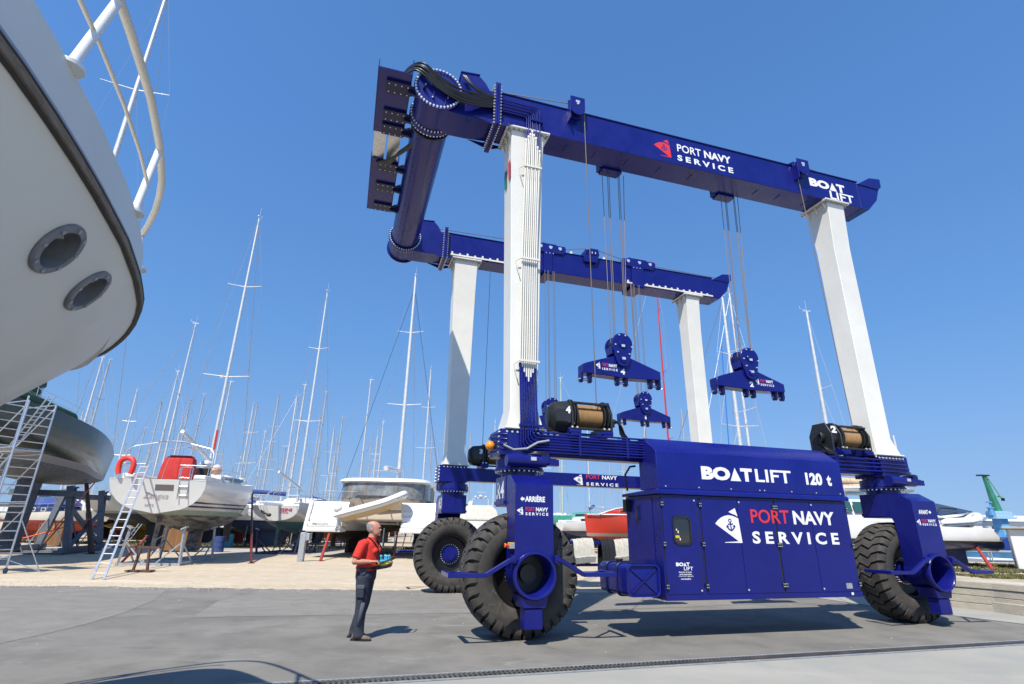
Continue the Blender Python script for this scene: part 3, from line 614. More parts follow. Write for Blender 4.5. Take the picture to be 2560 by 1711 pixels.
# ---- steering units: ring, motor, yoke, wheel, bumper bars
tyre_me=None
def tyre():
    mb=MB(); hw=.35
    prof=[(.50,-.24),(.53,-.285),(.60,-.335),(.70,-.365),(.80,-.355),(.855,-.335),(.90,-.30),(.928,-.2),(.935,0),(.928,.2),(.90,.30),(.855,.335),(.80,.355),(.70,.365),(.60,.335),(.53,.285),(.50,.24)]
    mb.lathe(prof,n=72)
    N=32
    for k in range(N):
        q0=2*PI*k/N; dq=2*PI/N*.76
        ys=[-.372,-.345,-.30,-.17,-.10,.0,.10,.17,.30,.345,.372]; rt_=[.855,.93,.978,.995,.998,1.,.998,.995,.978,.93,.855]; sh=[0,0,.05,.30,.75,.55,.35,.80,1.05,1.1,1.1]
        pr=2*PI/N*1.05
        top=[];bot=[]
        for y,r,s in zip(ys,rt_,sh):
            for a in (0,dq):
                q=q0+s*pr+a+(.012 if abs(y)>.34 and a==0 else 0)-(.012 if abs(y)>.34 and a else 0)
                top.append((r*math.cos(q),y,r*math.sin(q))); rb=min(r-.05,.905) if abs(y)<.33 else r-.09; bot.append((rb*math.cos(q),y*.93,rb*math.sin(q)))
        n=len(ys); vs=top+bot; o=2*n; fs=[]
        for i in range(n-1):
            a,b,c,d=2*i,2*i+1,2*i+3,2*i+2
            fs+=[(a,b,c,d),(a,d,d+o,a+o),(b,b+o,c+o,c)]
        fs+=[(0,o,o+1,1),(2*n-2,2*n-1,2*n-1+o,2*n-2+o)]
        mb.add(vs,fs)
    return mb
def wheel(x,y0,front):
    """front=-1: hub faces -y is hidden by the yoke"""
    global tyre_me
    w=thing('wheel',None,None); w.parent=H; w.location=(x,y0,.985); del_keys=[k for k in ('label','category') if k in w]
    t=tyre().build('tyre',RUB,w,smooth=38) if tyre_me is None else bpy.data.objects.new('tyre',tyre_me)
    if tyre_me is None: tyre_me=t.data
    else: COL.objects.link(t); t.parent=w
    mb=MB(); mb.lathe([(.50,-.25),(.535,-.292),(.545,-.275),(.52,-.235),(.475,-.22),(.465,-.14),(.44,-.09),(.22,-.06),(.20,0),(.22,.06),(.44,.09),(.465,.14),(.475,.22),(.52,.235),(.545,.275),(.535,.292),(.50,.25)],n=56)
    mb.cyl((0,-.05,0),(0,.05,0),.3,n=40); mb.build('rim',RIM,w,smooth=40)
    mb=MB()
    for s in (-1,1):
        mb.cyl((0,0,0),(0,s*.17,0),.20,n=32); mb.cyl((0,s*.17,0),(0,s*.21,0),.135,n=32); mb.cyl((0,s*.05,0),(0,s*.085,0),.235,n=32)
        bolts_ring(mb,(0,0),.255,26,s*.055,.014,.04,s,m=1); bolts_ring(mb,(0,0),.10,6,s*.21,.010,.012,s)
    mb.build('hub',[NAVY,BOLT],w,smooth=40,bevel=0)
def unit(x,y0,s,seed):
    """s=-1: yoke on the -y (camera) side"""
    Y=lambda y:y0-s*y  # y measured with the outer side at negative y
    bx=lambda mb,x0,x1,a,b,z0,z1,m=0: mb.box(x0,x1,min(Y(a),Y(b)),max(Y(a),Y(b)),z0,z1,m)
    mb=MB(); mb.cyl((x,y0,2.73),(x,y0,2.885),.43,n=56); mb.cyl((x,y0,2.885),(x,y0,2.94),.36,n=40); mb.cyl((x,y0,2.68),(x,y0,2.725),.455,n=56); P('slewing_ring',mb,NAVY,smooth=40,bevel=.006)
    b=MB()
    for i in range(30):
        q=2*PI*i/30; b.cyl((x+.425*math.cos(q),y0+.425*math.sin(q),2.68),(x+.425*math.cos(q),y0+.425*math.sin(q),2.655),.018,n=6)
    P('ring_bolt',b,BOLT)
    mb=MB(); mb.cyl((x-.38,Y(-.50),2.835),(x+.33,Y(-.50),2.835),.105,n=24); mb.cyl((x+.33,Y(-.50),2.835),(x+.52,Y(-.50),2.835),.06,n=16); bx(mb,x+.36,x+.56,-.57,-.44,2.76,2.87); bx(mb,x+.22,x+.36,-.6,-.45,2.80,2.97); mb.cyl((x-.40,Y(-.50),2.835),(x-.38,Y(-.50),2.835),.115,n=24); o=P('steering_motor',mb,NAVY,smooth=40)
    mb=MB(); bx(mb,x+.02,x+.12,-.612,-.604,2.83,2.89); P('name_plate',mb,BOLT,o,smooth=0)
    for k in range(2):
        mb=MB(); mb.tube([(x+.40,Y(-.55),2.88),(x+.30,Y(-.60),2.94+.03*k),(x+.1,Y(-.58),2.96+.02*k),(x-.02,Y(-.45),2.93)],.014,6); P('hose',mb,HOSE,smooth=60)
    # yoke: column + goose neck
    mb=MB(); mb.cyl((x,y0,2.30),(x,y0,2.685),.335,n=40)
    bx(mb,x-.345,x+.345,-.30,.33,2.07,2.575)
    pr=[(-.30,2.575),(-.56,2.575),(-.85,2.40),(-.85,1.75),(-.40,1.75),(-.39,1.95),(-.34,2.055),(-.30,2.07)]
    mb.prism([(Y(a),z) for a,z in pr],'x',x-.333,x+.333)
    arc=[(x+.338*math.cos(R(q)),1.01+.338*math.sin(R(q))) for q in range(10,171,8)]
    mb.prism([(x-.333,1.75),(x-.333,1.07)]+arc[::-1]+[(x+.333,1.07),(x+.333,1.75)],'y',min(Y(-.85),Y(-.40)),max(Y(-.85),Y(-.40)))
    bx(mb,x-.37,x+.37,-.28,.34,2.10,2.16)
    o=P('steering_yoke',mb,NAVY)
    mb=MB(); # hub housing: open tube
    n=56; ro,ri=.362,.300
    L=[(.30,-.38),(ro-.02,-.38),(ro-.02,-.80),(ro,-.83),(ro,-.905),(ro-.015,-.925),(ri+.015,-.925),(ri,-.905),(ri,-.40),(.02,-.40)]
    mb.lathe([(r,-s*a) for r,a in L],c=(x,y0,1.01),n=n); P('hub_housing',mb,NAVY,o,smooth=40)
    mb=MB(); mb.cyl((x,Y(-.41),1.01),(x,Y(-.45),1.01),ri-.004,n=40); mb.cyl((x,Y(-.45),1.01),(x,Y(-.56),1.01),.14,n=24); P('hub_shade_disc',mb,BLACK,o)  # black disc paints deep shade into the hub tube, with an assumed motor stub
    mb=MB(); mb.prism([(x-.25,.735),(x-.15,.68),(x,.655),(x+.15,.68),(x+.25,.735),(x+.19,.535),(x-.19,.535)],'y',min(Y(-.47),Y(-.86)),max(Y(-.47),Y(-.86))); bx(mb,x-.15,x+.15,-.84,-.60,.235,.53); P('hub_guard',mb,NAVY,o,bevel=.012)
    # bumper bars
    for sx in (-1,1):
        mb=MB(); q=[(x+sx*.42,1.24),(x+sx*.82,1.02),(x+sx*1.36,1.02)]
        for a,c in zip(q,q[1:]):
            A=Vector((a[0],Y(-.93),a[1]));B=Vector((c[0],Y(-.93),c[1])); mb.bar(A,B,.07,.065,up=(0,0,1))
        mb.bar((x+sx*1.37,Y(-.96),1.02),(x+sx*1.37,Y(-.36),1.02),.07,.065); mb.bar((x+sx*1.36,Y(-.42),1.02),(x+sx*.86,Y(-.90),1.02),.05,.05); mb.bar((x+sx*.34,Y(-.93),1.265),(x+sx*.44,Y(-.93),1.225),.07,.065); mb.bar((x+sx*.36,Y(-.84),1.25),(x+sx*.36,Y(-.95),1.25),.08,.12)
        P('bumper_bar',mb,NAVY,o,bevel=.006)
    wheel(x,y0+s*.02,s)
    return o
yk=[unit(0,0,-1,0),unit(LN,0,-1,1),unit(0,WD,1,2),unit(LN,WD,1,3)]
# yoke lettering and switch
F=FR(-.85)
def arrow(par,x,z,sg): letters(par,'arrow_mark',TXW,lambda mb:poly(mb,[(x+sg*.05,z),(x+sg*.015,z+.04),(x+sg*.015,z+.018),(x-sg*.02,z+.018),(x-sg*.02,z-.018),(x+sg*.015,z-.018),(x+sg*.015,z-.04)],F))
lw(yk[0],'ARRI\u00c8RE',-.165,.185,2.125,2.235,F,bold=.04); arrow(yk[0],-.195,2.168,-1)
X=LN; lw(yk[1],'AVANT',X-.19,X+.075,2.14,2.225,F,bold=.04); arrow(yk[1],X+.115,2.183,1)
for q,X in ((yk[0],0),(yk[1],LN)): pnsp(q,(X-.305,X-.196,1.92,2.04),(X-.153,X+.005,1.978,2.042),(X+.025,X+.240,1.978,2.040),(X-.155,X+.242,1.912,1.958),F)
mb=MB(); FL=lambda u,v,w:(-.345-w,u,v); put(mb,'R4',.26,-.22,2.2,2.5,FL,bold=.02); P('yoke_lettering',mb,TXW,yk[0],smooth=0)
mb=MB(); FL2=lambda u,v,w:(-.345-w,u,v); put(mb,'R3',WD+.22,WD-.22,2.2,2.5,FL2,bold=.02); P('yoke_lettering',mb,TXW,yk[2],smooth=0)
mb=MB(); mb.box(-.40,-.335,-.83,-.68,1.40,1.49,0); mb.box(-.415,-.335,-.87,-.83,1.40,1.49,1); mb.cyl((-.40,-.76,1.445),(-.45,-.76,1.445),.022,n=12,m=2); mb.cyl((-.45,-.76,1.445),(-.475,-.76,1.445),.036,n=14,m=2); P('emergency_stop',mb,[YEL,GALV,REDP],yk[0],bevel=.004)
# ---- lettering on beams
F=FR(-.337); pnsp(H,(3.235,3.695,10.33,10.845),(3.89,4.58,10.575,10.80),(4.67,5.47,10.575,10.80),(3.87,5.50,10.30,10.47),F,red_em=True,white=True)
letters(H,'lettering',TXW,lambda mb:boat_word(mb,7.96,9.17,10.51,10.77,F)); lw(H,'LIFT',8.60,9.43,10.24,10.49,F,bold=.02)
F2=FR(WD-.216); pnsp(H,(3.745,4.055,3.01,3.332),(4.175,4.655,3.212,3.335),(4.725,5.258,3.212,3.335),(4.175,5.285,3.005,3.10),F2)
# ---- engine house
EH=MB(); x0,x1,yf,yb=2.36,6.60,-.850,.37
EH.box(x0,x1,yf,yb,.615,2.33); EH.box(x0-.0,x1+.02,yf-.015,yb,.60,.69); e=P('engine_house',EH,NAVY,bevel=.006)
mb=MB(); mb.prism([(yf-.06,2.335),(yb+.05,2.335),(yb+.05,2.385),(yf-.02,2.43),(yf-.06,2.40)],'x',x0-.06,x1+.05); mb.prism([(yf-.012,2.43),(yf-.012,3.10),(-.46,3.385),(-.24,3.385),(-.24,2.43)],'x',2.345,6.62); P('engine_hood',mb,NAVY,e,bevel=.008)
mb=MB()
for i,x in enumerate((2.5,3.2,3.9,4.55,4.66,5.3,5.9,6.5)): mb.cyl((x,yf-.012,2.475),(x,yf-.02,2.475),.012,n=8)
P('hood_screw',mb,BOLT,e)
# doors: proud panels with real gaps over the dark frame
mb=MB(); mb.box(2.375,3.11,yf-.004,yf+.01,.69,2.30); mb.box(3.17,6.59,yf-.004,yf+.01,.69,2.30); P('door_seal',mb,BLACK,e,smooth=0)
def door(a,b,win=None):
    mb=MB(); z0,z1=.70,2.29
    if win:
        wx0,wx1,wz0,wz1=win; mb.box(a,wx0,yf-.016,yf,z0,z1);mb.box(wx1,b,yf-.016,yf,z0,z1);mb.box(wx0,wx1,yf-.016,yf,z0,wz0);mb.box(wx0,wx1,yf-.016,yf,wz1,z1)
    else: mb.box(a,b,yf-.016,yf,z0,z1)
    return P('door',mb,NAVY,e,smooth=0)
d1=door(2.392,3.090,(2.59,2.935,1.50,1.955)); dd=[door(a,b) for a,b in ((3.19,3.985),(3.997,4.79),(4.84,5.66),(5.672,6.565))]
def rrect(x0,x1,z0,z1,r,n=6):
    out=[]
    for cx,cz,a0 in ((x1-r,z1-r,0),(x0+r,z1-r,90),(x0+r,z0+r,180),(x1-r,z0+r,270)):
        for i in range(n+1): q=R(a0+90*i/n); out.append((cx+r*math.cos(q),cz+r*math.sin(q)))
    return out
a=rrect(2.575,2.95,1.485,1.97,.10); b_=rrect(2.605,2.92,1.515,1.94,.08)
mb=MB(); mb.rings([[(u,yf-.018,v) for u,v in a],[(u,yf-.034,v) for u,v in a],[(u,yf-.034,v) for u,v in b_],[(u,yf-.01,v) for u,v in b_]],caps=False); o=P('window_frame',mb,BLACK,e,smooth=40)
mb=MB(); mb.prism(rrect(2.585,2.94,1.495,1.96,.09),'y',yf-.018,yf-.012); o=P('window_pane',mb,GLASS,e,smooth=0)
mb=MB(); mb.box(2.62,2.70,yf-.0195,yf-.0185,1.60,1.64,0); mb.box(2.70,2.72,yf-.0195,yf-.0185,1.56,1.60,1); mb.box(2.64,2.66,yf-.0195,yf-.0185,1.72,1.75,1);mb.box(2.67,2.69,yf-.0195,yf-.0185,1.68,1.72,1); P('warning_label',mb,[YEL,TXW],e,smooth=0)
mb=MB()
for x in (2.385,3.13+.045,4.80,4.855,6.575):
    for z in (.82,1.50,2.17): mb.box(x-.025,x+.03,yf-.036,yf-.014,z-.04,z+.04,0); [mb.cyl((x+i,yf-.036,z+j),(x+i,yf-.041,z+j),.008,n=6,m=1) for i in (-.012,.017) for j in (-.022,.022)]
P('hinge',mb,[BLACK,BOLT],e,bevel=0)
mb=MB()
for x,z in ((3.06,2.24),(3.06,.75),(4.03,2.24),(4.03,.75),(5.71,2.24),(5.71,.75)): mb.cyl((x,yf-.016,z),(x,yf-.024,z),.016,n=10)
P('door_latch',mb,BOLT,e)
F=FR(yf-.016); Fh=FR(yf-.012)
pnsp(e,(3.467,4.006,1.530,2.133),(4.262,5.14,1.88,2.125),(5.235,6.235,1.872,2.120),(4.243,6.258,1.520,1.735),F)
letters(e,'lettering',TXW,lambda mb:boat_word(mb,3.28,4.42,2.625,2.87,Fh)); lw(e,'LIFT',4.49,5.34,2.63,2.87,Fh,bold=.018)
lw(e,'120',5.69,6.10,2.62,2.86,Fh,bold=.05); lw(e,'t',6.215,6.33,2.62,2.83,Fh,bold=.05)
letters(e,'lettering',TXW,lambda mb:boat_word(mb,2.585,2.855,1.14,1.20,F)); lw(e,'LIFT',2.735,2.92,1.075,1.13,F,bold=.015)
for tx,a,b,z in (('Syst\u00e8mes de levage',2.63,2.885,1.030),('et de manutention',2.64,2.885,.998),('T\u00e9l. 04 66 35 96 86 - info@boatlift.it',2.615,2.915,.970),('www.boatlift.it',2.66,2.86,.925)): lw(e,tx,a,b,z,z+(.018 if 'T\u00e9l' in tx else .028),F,bold=.02)
mb=MB(); mb.box(6.25,6.39,yf-.019,yf-.016,.745,.84,0); mb.box(6.34,6.39,yf-.019,yf-.016,.635,.68,1); P('rating_plate',mb,[GALV,TXW],e,smooth=0)
FLW=lambda u,v,w:(x0-w,u,v)
mb=MB(); mb.box(x0-.012,x0,-.60,.20,.72,2.28); P('side_door',mb,NAVY,e,bevel=.004)
mb=MB(); mb.cyl((x0-.05,-.1,1.92),(x0-.05,-.1,2.16),.018,n=8); mb.box(x0-.06,x0-.012,-.13,-.07,2.13,2.17); mb.box(x0-.06,x0-.012,-.13,-.07,1.90,1.94); mb.box(x0-.11,x0-.01,.18,.30,2.05,2.28); mb.tube([(x0-.02,.25,2.45),(x0-.08,.2,2.75),(x0-.02,.1,2.9),(x0+.1,.1,2.92)],.02,6); P('door_handle',mb,BLACK,e)
mb=MB(); mb.tube([(6.70,-.66,3.16),(6.70,-.66,2.42),(6.72,-.66,2.25),(6.76,-.64,2.14),(6.80,-.62,2.1)],.048,16); mb.box(6.60,6.68,-.70,-.62,2.9,2.93); P('exhaust_pipe',mb,CHROME,e,smooth=60)
# fuel tank
pr=rrect(1.665,2.28,.66,1.16,.085,5)
mb=MB(); mb.prism([(a,b) for a,b in pr],'y',-.80,.24); o=P('fuel_tank',mb,NAVY,bevel=.02,seg=2)
mb=MB(); mb.rings([[(u,-.79,v) for u,v in pr],[(u,-.83,v) for u,v in pr],[(1.97+(u-1.97)*.93,-.83,.91+(v-.91)*.92) for u,v in pr],[(1.97+(u-1.97)*.91,-.805,.91+(v-.91)*.90) for u,v in pr]],caps=False)
for a,b in (((1.74,.73),(2.20,1.09)),((1.74,1.09),(2.20,.73))): mb.bar((a[0],-.808,a[1]),(b[0],-.808,b[1]),.025,.03,up=(0,1,0))
P('tank_end_rim',mb,NAVY,o,smooth=40)
for y in (-.45,-.05):
    pp=rrect(1.655,2.29,.65,1.17,.09,5); mb=MB(); mb.tube([(u,y,v) for u,v in pp]+[(pp[0][0],y,pp[0][1])],.016,6,caps=False); P('tank_strap',mb,NAVYD,o,smooth=60)
mb=MB(); mb.cyl((1.85,-.2,1.16),(1.85,-.2,1.20),.055,n=16); mb.cyl((1.85,-.2,1.2),(1.85,-.2,1.225),.07,n=16); P('filler_cap',mb,BLACK,o)
# ---- winches
def winch(x,y,z,num):
    w=bpy.data.objects.new('winch',None); COL.objects.link(w); w.parent=H; w.location=(x,y,z)
    hx=[(-.13,.02),(.13,.02),(.27,.20),(.27,.45),(.14,.63),(-.14,.63),(-.27,.45),(-.27,.20)]
    plate=[(-.30,.0),(.30,.0),(.31,.40),(.17,.655),(-.17,.655),(-.31,.40)]
    mb=MB()
    for xa,xb in ((.385,.425),(1.195,1.235)): mb.prism(plate,'x',xa,xb)
    if num!='2': mb.rings([[(.0,u*.55,.33+(v-.33)*.55) for u,v in hx],[(.10,u*.9,.33+(v-.33)*.9) for u,v in hx],[(.385,u,v) for u,v in hx]])
    else:
        mb.prism(plate,'x',.13,.17); mb.cyl((.17,0,.34),(.385,0,.34),.24,n=24); mb.cyl((.04,0,.34),(.13,0,.34),.14,n=16)
    for yy,zz in ((-.25,.58),(-.30,.08),(.25,.58),(.30,.08)): mb.cyl((.425,yy,zz),(1.195,yy,zz),.026,n=10)
    mb.build('winch_frame',WBLK,w,bevel=.008)
    for a,r in ((.435,.33),(.50,.30),(1.075,.30),(1.14,.33)):
        mb=MB(); mb.cyl((a,0,.36),(a+.025,0,.36),r,n=36); mb.cyl((a-.01,0,.36),(a,0,.36),.12,n=16); mb.build('drum_flange',WBLK,w)
    mb=MB(); prof=[]; n=27
    for i in range(n):
        a=.528+i*.0201; prof+=[(.222,a),(.237,a+.010)]
    mb.lathe([(.05,.525)]+prof+[(.05,1.074)],c=(0,0,.36),ax='x',n=36); mb.build('wound_rope',ROPE,w,smooth=50)
    mb=MB(); mb.cyl((1.235,0,.32),(1.34,0,.32),.11,n=16); mb.cyl((1.34,0,.32),(1.44,0,.32),.05,n=12); mb.box(1.28,1.40,-.06,.06,.20,.29); mb.build('winch_motor',WBLK,w)
    mb=MB()
    for xx in (.34,1.0): mb.prism([(-.30,-.02),(-.20,.12),(.20,.12),(.30,-.02)],'x',xx,xx+.20); mb.cyl((xx-.02,-.29,.02),(xx+.22,-.29,.02),.045,n=12); mb.box(xx,xx+.2,-.36,.36,-.04,-.01)
    mb.build('winch_foot',NAVY,w)
    mb=MB()
    for xx in (.38,1.04): [mb.cyl((xx+dx,-.30,.10),(xx+dx,-.33,.10),.02,n=8) for dx in (0,.1)]
    mb.build('winch_bolt',BOLT,w)
    mb=MB(); put(mb,num,.275,.375,.36,.50,lambda u,v,w_:(u,-.272-w_,v),bold=.06) if num!='2' else put(mb,num,.20,.36,.42,.58,lambda u,v,w_:(u,-.245-w_,v),bold=.06); mb.build('lettering',TXW,w,smooth=0)
    if num=='2':
        for k in range(6):
            mb=MB(); q=random.uniform(0,6); mb.tube([(.02,-.1,.3),(-.08-.02*k,-.2+.04*math.sin(q),.38+.05*math.cos(q)),(-.06,-.05*k+.1,.2),(.02,-.25,.05-.02*k),(.2,-.3,-.05)],.012,6); mb.build('winch_hose',HOSE,w,smooth=60)
    else:
        for k in range(4):
            mb=MB(); mb.tube([(1.42,-.03*k,.32),(1.50,-.05-.03*k,.28-.02*k),(1.52+.03*k,-.05,.08),(1.62+.04*k,-.05,-.06),(1.9+.05*k,-.1,-.10+.02*k)],.018,8); mb.build('winch_hose',HOSE,w,smooth=60)
    return w
winch(.53,-.06,3.42,'4'); winch(6.98,-.06,3.42,'2'); winch(.42,WD,3.42,'3')
# ---- wire ropes
def rope(pts,r=.010,m=WIRE): mb=MB(); mb.tube(pts,r,6); P('wire_rope',mb,m,smooth=60)
rope([(1.46,-.30,3.98),(1.345,-.44,10.95)]); rope([(7.90,-.25,3.98),(7.47,-.44,10.9)])
for y in (0,WD):
    rope([(-1.0,y-.02,11.30),(1.0 if y==0 else 2.4,y-.3 if y==0 else y-.3,11.24 if y==0 else 11.2)],.011)
    rope([(7.83 if y==0 else 7.1,y-.3,11.11),(10.2,y-.02,11.24)],.011)
rope([(3.5,WD-.3,11.17),(4.3,WD-.38,11.30)],.011); rope([(4.9,WD-.38,11.30),(5.85,WD-.3,11.17)],.011)
for d in (0,.05): rope([(1.05+d,WD-.25,3.9),(3.12+d*4,WD-.42,10.7)],.010) if False else None
for d in (0,.045): rope([(6.05+d,WD-.42,10.2),(6.05+d,WD-.42,5.9)],.009)
rope([(.80,WD-.2,3.9),(.80,WD-.42,10.1)],.008,WIRED)
# ---- blue switch box on the sill and mushroom lamps
mb=MB(); mb.box(2.05,2.2,-.1,.05,3.36,3.43); mb.build('junction_box',TEALP,H,bevel=.01)
# ================================================================== SPREADER BARS (they hang: things of their own)
bar_proto=None
def spreader(x,y,z,num,logo,label):
    t=thing('spreader_bar',label,'lifting bar',tuple(W(x,y,z)),YAW,'numbered lifting bars hanging under the hoist')
    mb=MB(); mb.prism([(-.935,.03),(-.935,.22),(-.83,.265),(-.20,.47),(.20,.47),(.935,.22),(.935,.03),(.0,.0),(-.60,.02)],'y',-.13,.13); mb.build('beam',NAVY,t,bevel=.01)
    mb=MB(); out=[]
    for i in range(21): q=R(-12+204*i/20); out.append((.245*math.cos(q),.76+.245*math.sin(q)))
    for i in range(9): q=R(200+140*i/8); out.append((.165*math.cos(q),.405+.165*math.sin(q)))
    for yy in (-.19,.14): mb.prism(out,'y',yy,yy+.05)
    mb.cyl((0,-.14,.76),(0,.14,.76),.20,n=24,m=1); mb.box(-.24,.16,-.14,.14,.52,.54); mb.box(-.24,-.22,-.14,.14,.52,.70)
    mb.cyl((0,-.19,.74),(0,-.215,.74),.085,n=20); mb.cyl((0,-.19,.40),(0,-.215,.40),.075,n=20)
    mb.build('sheave_block',[NAVY,NAVYD],t,bevel=.005)
    mb=MB()
    for a,b in ((-.08,.95),(.07,.95),(-.18,.72),(.215,.70),(-.13,.55),(.15,.53)): mb.cyl((a,-.19,b),(a,-.212,b),.018,n=8)
    for b in (.70,.41): mb.box(-.04,.04,-.226,-.214,b-.025,b+.03)
    mb.build('block_bolt',BOLT,t,smooth=0)
    for cx in (-.83,.02,.83):
        mb=MB()
        for s in (-.10,.10):
            o=[(cx+s-.035,.05),(cx+s+.035,.05)]; 
            mb.prism([(-.07,.04),(.07,.04),(.07,-.09),(.035,-.155),(-.035,-.155),(-.07,-.09)],'x',cx+s-.032,cx+s+.032)
        mb.build('clevis',NAVY,t,bevel=.004)
        mb=MB(); mb.cyl((cx-.16,0,-.09),(cx+.16,0,-.09),.026,n=12); mb.cyl((cx+.15,0,-.09),(cx+.17,-.03,-.13),.008,n=6); mb.build('clevis_pin',CHROME,t)
    F=FR(-.13); lw(t,num,-.035 if num=='1' else -.05,.02 if num=='1' else .055,.075,.20,F,bold=.05)
    if logo: o=logo; pnsp(t,(o,o+.10,.15,.29),(o+.135,o+.29,.215,.285),(o+.305,o+.50,.21,.28),(o+.135,o+.51,.13,.18),F)
    return t
for (x,y,z,n,lg,lb) in ((2.42,.46,4.80,'4',-.63,'navy lifting bar numbered 4 with emblem left of its number'),(5.64,.32,4.79,'2',.12,'navy lifting bar numbered 2 with emblem right of its number'),(6.22,WD-.46,5.10,'1',None,'navy lifting bar numbered 1 with no emblem and a strap below'),(2.90,WD-.46,4.60,'3',None,'navy lifting bar numbered 3 half hidden behind the black winch')):
    spreader(x,y,z,n,lg,lb)
    up=z+.80; sx=-1
    near=y<2; tx0=x-.16 if near else x
    for d in ((-.27,-.12,-.08,.17,.21,.33) if near else (-.16,-.06,-.02,.14,.19)):
        bx=max(-.2,min(.2,d)); yt=.46 if n=='4' else .33
        rope([(x+bx,y-.03,up),(x+.06+d if n=='4' else x+.2+d*.9 if n=='2' else x+d,yt if near else WD-.42,10.16)],.0085,WIRED if False else WIRE)
# ================================================================== NEAR YACHT (upper left)
YC=(-4.95,-3.,0)
Y=thing('yacht','big white yacht bow with two round portholes looming overhead at upper left','yacht',YC)
def kid(mb,name,m,parent=None,**k):
    o=mb.build(name,m,parent or Y,**k)
    if parent is None: o.location=(-YC[0],-YC[1],-YC[2])
    return o
SX,SY=-4.46,5.09
ZR=3.23  # rail height
PL=[(a*.9,b*.9) for a,b in [(0,0),(.03,.20),(.10,.34),(.24,.55),(.49,.84),(.82,1.19),(1.27,1.60),(1.68,1.90),(2.11,2.15),(2.6,2.40),(3.1,2.61),(3.6,2.80),(4.13,2.97),(4.8,3.12),(5.6,3.25),(7,3.35),(9,3.38),(12,3.3),(15,3.1)]]  # factor scales the bow about the camera, its position and rail height likewise
def hbf(a):
    for (a0,h0),(a1,h1) in zip(PL,PL[1:]):
        if a<=a1: return h0+(h1-h0)*(a-a0)/(a1-a0)
    return PL[-1][1]
AS=[0,.015,.03,.06,.10,.16,.24,.36,.49,.65,.82,1.05,1.27,1.48,1.68,1.9,2.11,2.35,2.6,2.85,3.1,3.35,3.6,3.85,4.13,4.45,4.8,5.2,5.6,6.3,7,8,9,10.5,12,13.5,15]
def level(z,fac,sh):
    k=(15-sh)/15
    st=[(SX+hbf(a)*fac,SY-sh-a*k,z) for a in AS]; pt=[(SX-hbf(a)*fac,SY-sh-a*k,z) for a in AS]
    return pt[::-1]+st[1:]
lv=[]
for i in range(15):
    d=2.75*i/14; fac=max(.03,1-.085*d-.035*d*d-.004*d**4); lv.append(level(ZR-d,fac,1.12*d+.02*d*d))
mb=MB(); mb.rings(lv,caps=False,closed=False)
mb.add([lv[0][0],lv[0][-1],lv[-1][-1],lv[-1][0]],[(0,1,2,3)])
hull=kid(mb,'hull',mat('yacht_gelcoat',(.83,.815,.74),.5,c2=(.79,.775,.70),scale=.7,coat=.08),smooth=60)
mb=MB(); up=[level(ZR+.41*i/5,1-.012*i/5*2,.03*i/5) for i in range(6)]
inn=[[(SX+(x-SX)*.965,SY-.06-(SY-y)*.985 if False else y-.06*(1 if y>SY-3 else 0),z) for x,y,z in up[-1]]]
inn.append([(x,y,ZR-.15) for x,y,z in inn[0]])
mb.rings(up+inn,caps=False,closed=False); kid(mb,'bulwark',MATS['yacht_gelcoat'],smooth=60)
mb=MB(); dk=inn[1]; n=len(dk)//2; mb.rings([[dk[i] for i in range(n+1)],[dk[-1-i] for i in range(n+1)]],caps=False,closed=False); kid(mb,'deck',DECK)
# rubbing strake: brown timber under a grey metal strip
def strake(z0,z1,o,name,m):
    mb=MB(); a=level(z0,1,0); b=level(z1,1,0)
    def off(L,o):
        out=[]
        for i,p in enumerate(L):
            q=Vector(L[min(i+1,len(L)-1)])-Vector(L[max(i-1,0)]); nrm=Vector((-q.y,q.x,0)).normalized(); out.append(tuple(Vector(p)+nrm*o))
        return out
    mb.rings([a,off(a,o*.75),off(a,o),off(b,o),off(b,0)],caps=False,closed=False); kid(mb,name,m,smooth=25)
strake(ZR-.004,ZR+.036,.03,'rubbing_strake',mat('weathered_rail_wood',(.17,.125,.085),.8,c2=(.27,.215,.16),scale=9,stretch=(1,1,6),bump=.2,bscale=30))
strake(ZR+.036,ZR+.044,.034,'rail_groove',mat('dark_groove',(.05,.045,.045),.6)); strake(ZR+.044,ZR+.066,.026,'rail_strip',mat('grey_rail_strip',(.30,.33,.37),.45,.3))
strake(ZR-.010,ZR-.004,.018,'rail_groove',MATS['dark_groove'])
# portholes on the flare: position and outward normal on the hull
def porthole(c,nrm,r):
    c=Vector(c);n=Vector(nrm).normalized(); u=Vector((0,0,1)).cross(n).normalized(); v=n.cross(u)
    ring=lambda rr,h:[tuple(c+(u*math.cos(2*PI*i/48)+v*math.sin(2*PI*i/48))*rr+n*h) for i in range(48)]
    mb=MB(); mb.rings([ring(r,-.04),ring(r,.012),ring(r-.008,.02),ring(r*.735,.02),ring(r*.72,.012),ring(r*.715,-.16)],caps=False)
    o=kid(mb,'porthole',MATS.get('porthole_steel') or mat('porthole_steel',(.24,.245,.255),.5,.0,c2=(.19,.195,.205),scale=14),smooth=30)
    mb=MB(); mb.add(ring(r*.715,-.10),[list(range(48))]); q=mb.build('porthole_pane',mat('porthole_dark',(.02,.022,.025),.3)if 'porthole_dark' not in MATS else MATS['porthole_dark'],o,smooth=0)
    mb=MB()
    for k in range(8):
        p=c+(u*math.cos(2*PI*k/8+.3)+v*math.sin(2*PI*k/8+.3))*r*.85; mb.cyl(p+n*.018,p+n*.026,.012,n=8)
    mb.build('porthole_screw',GALV,o)
PORTS=[((-2.276,2.346,2.989),(.80,.333,-.50)),((-2.520,2.867,2.996),(.754,.382,-.534))]  # found offline by casting image pixels onto the hull
bm=bmesh.new(); bm.from_mesh(hull.data)
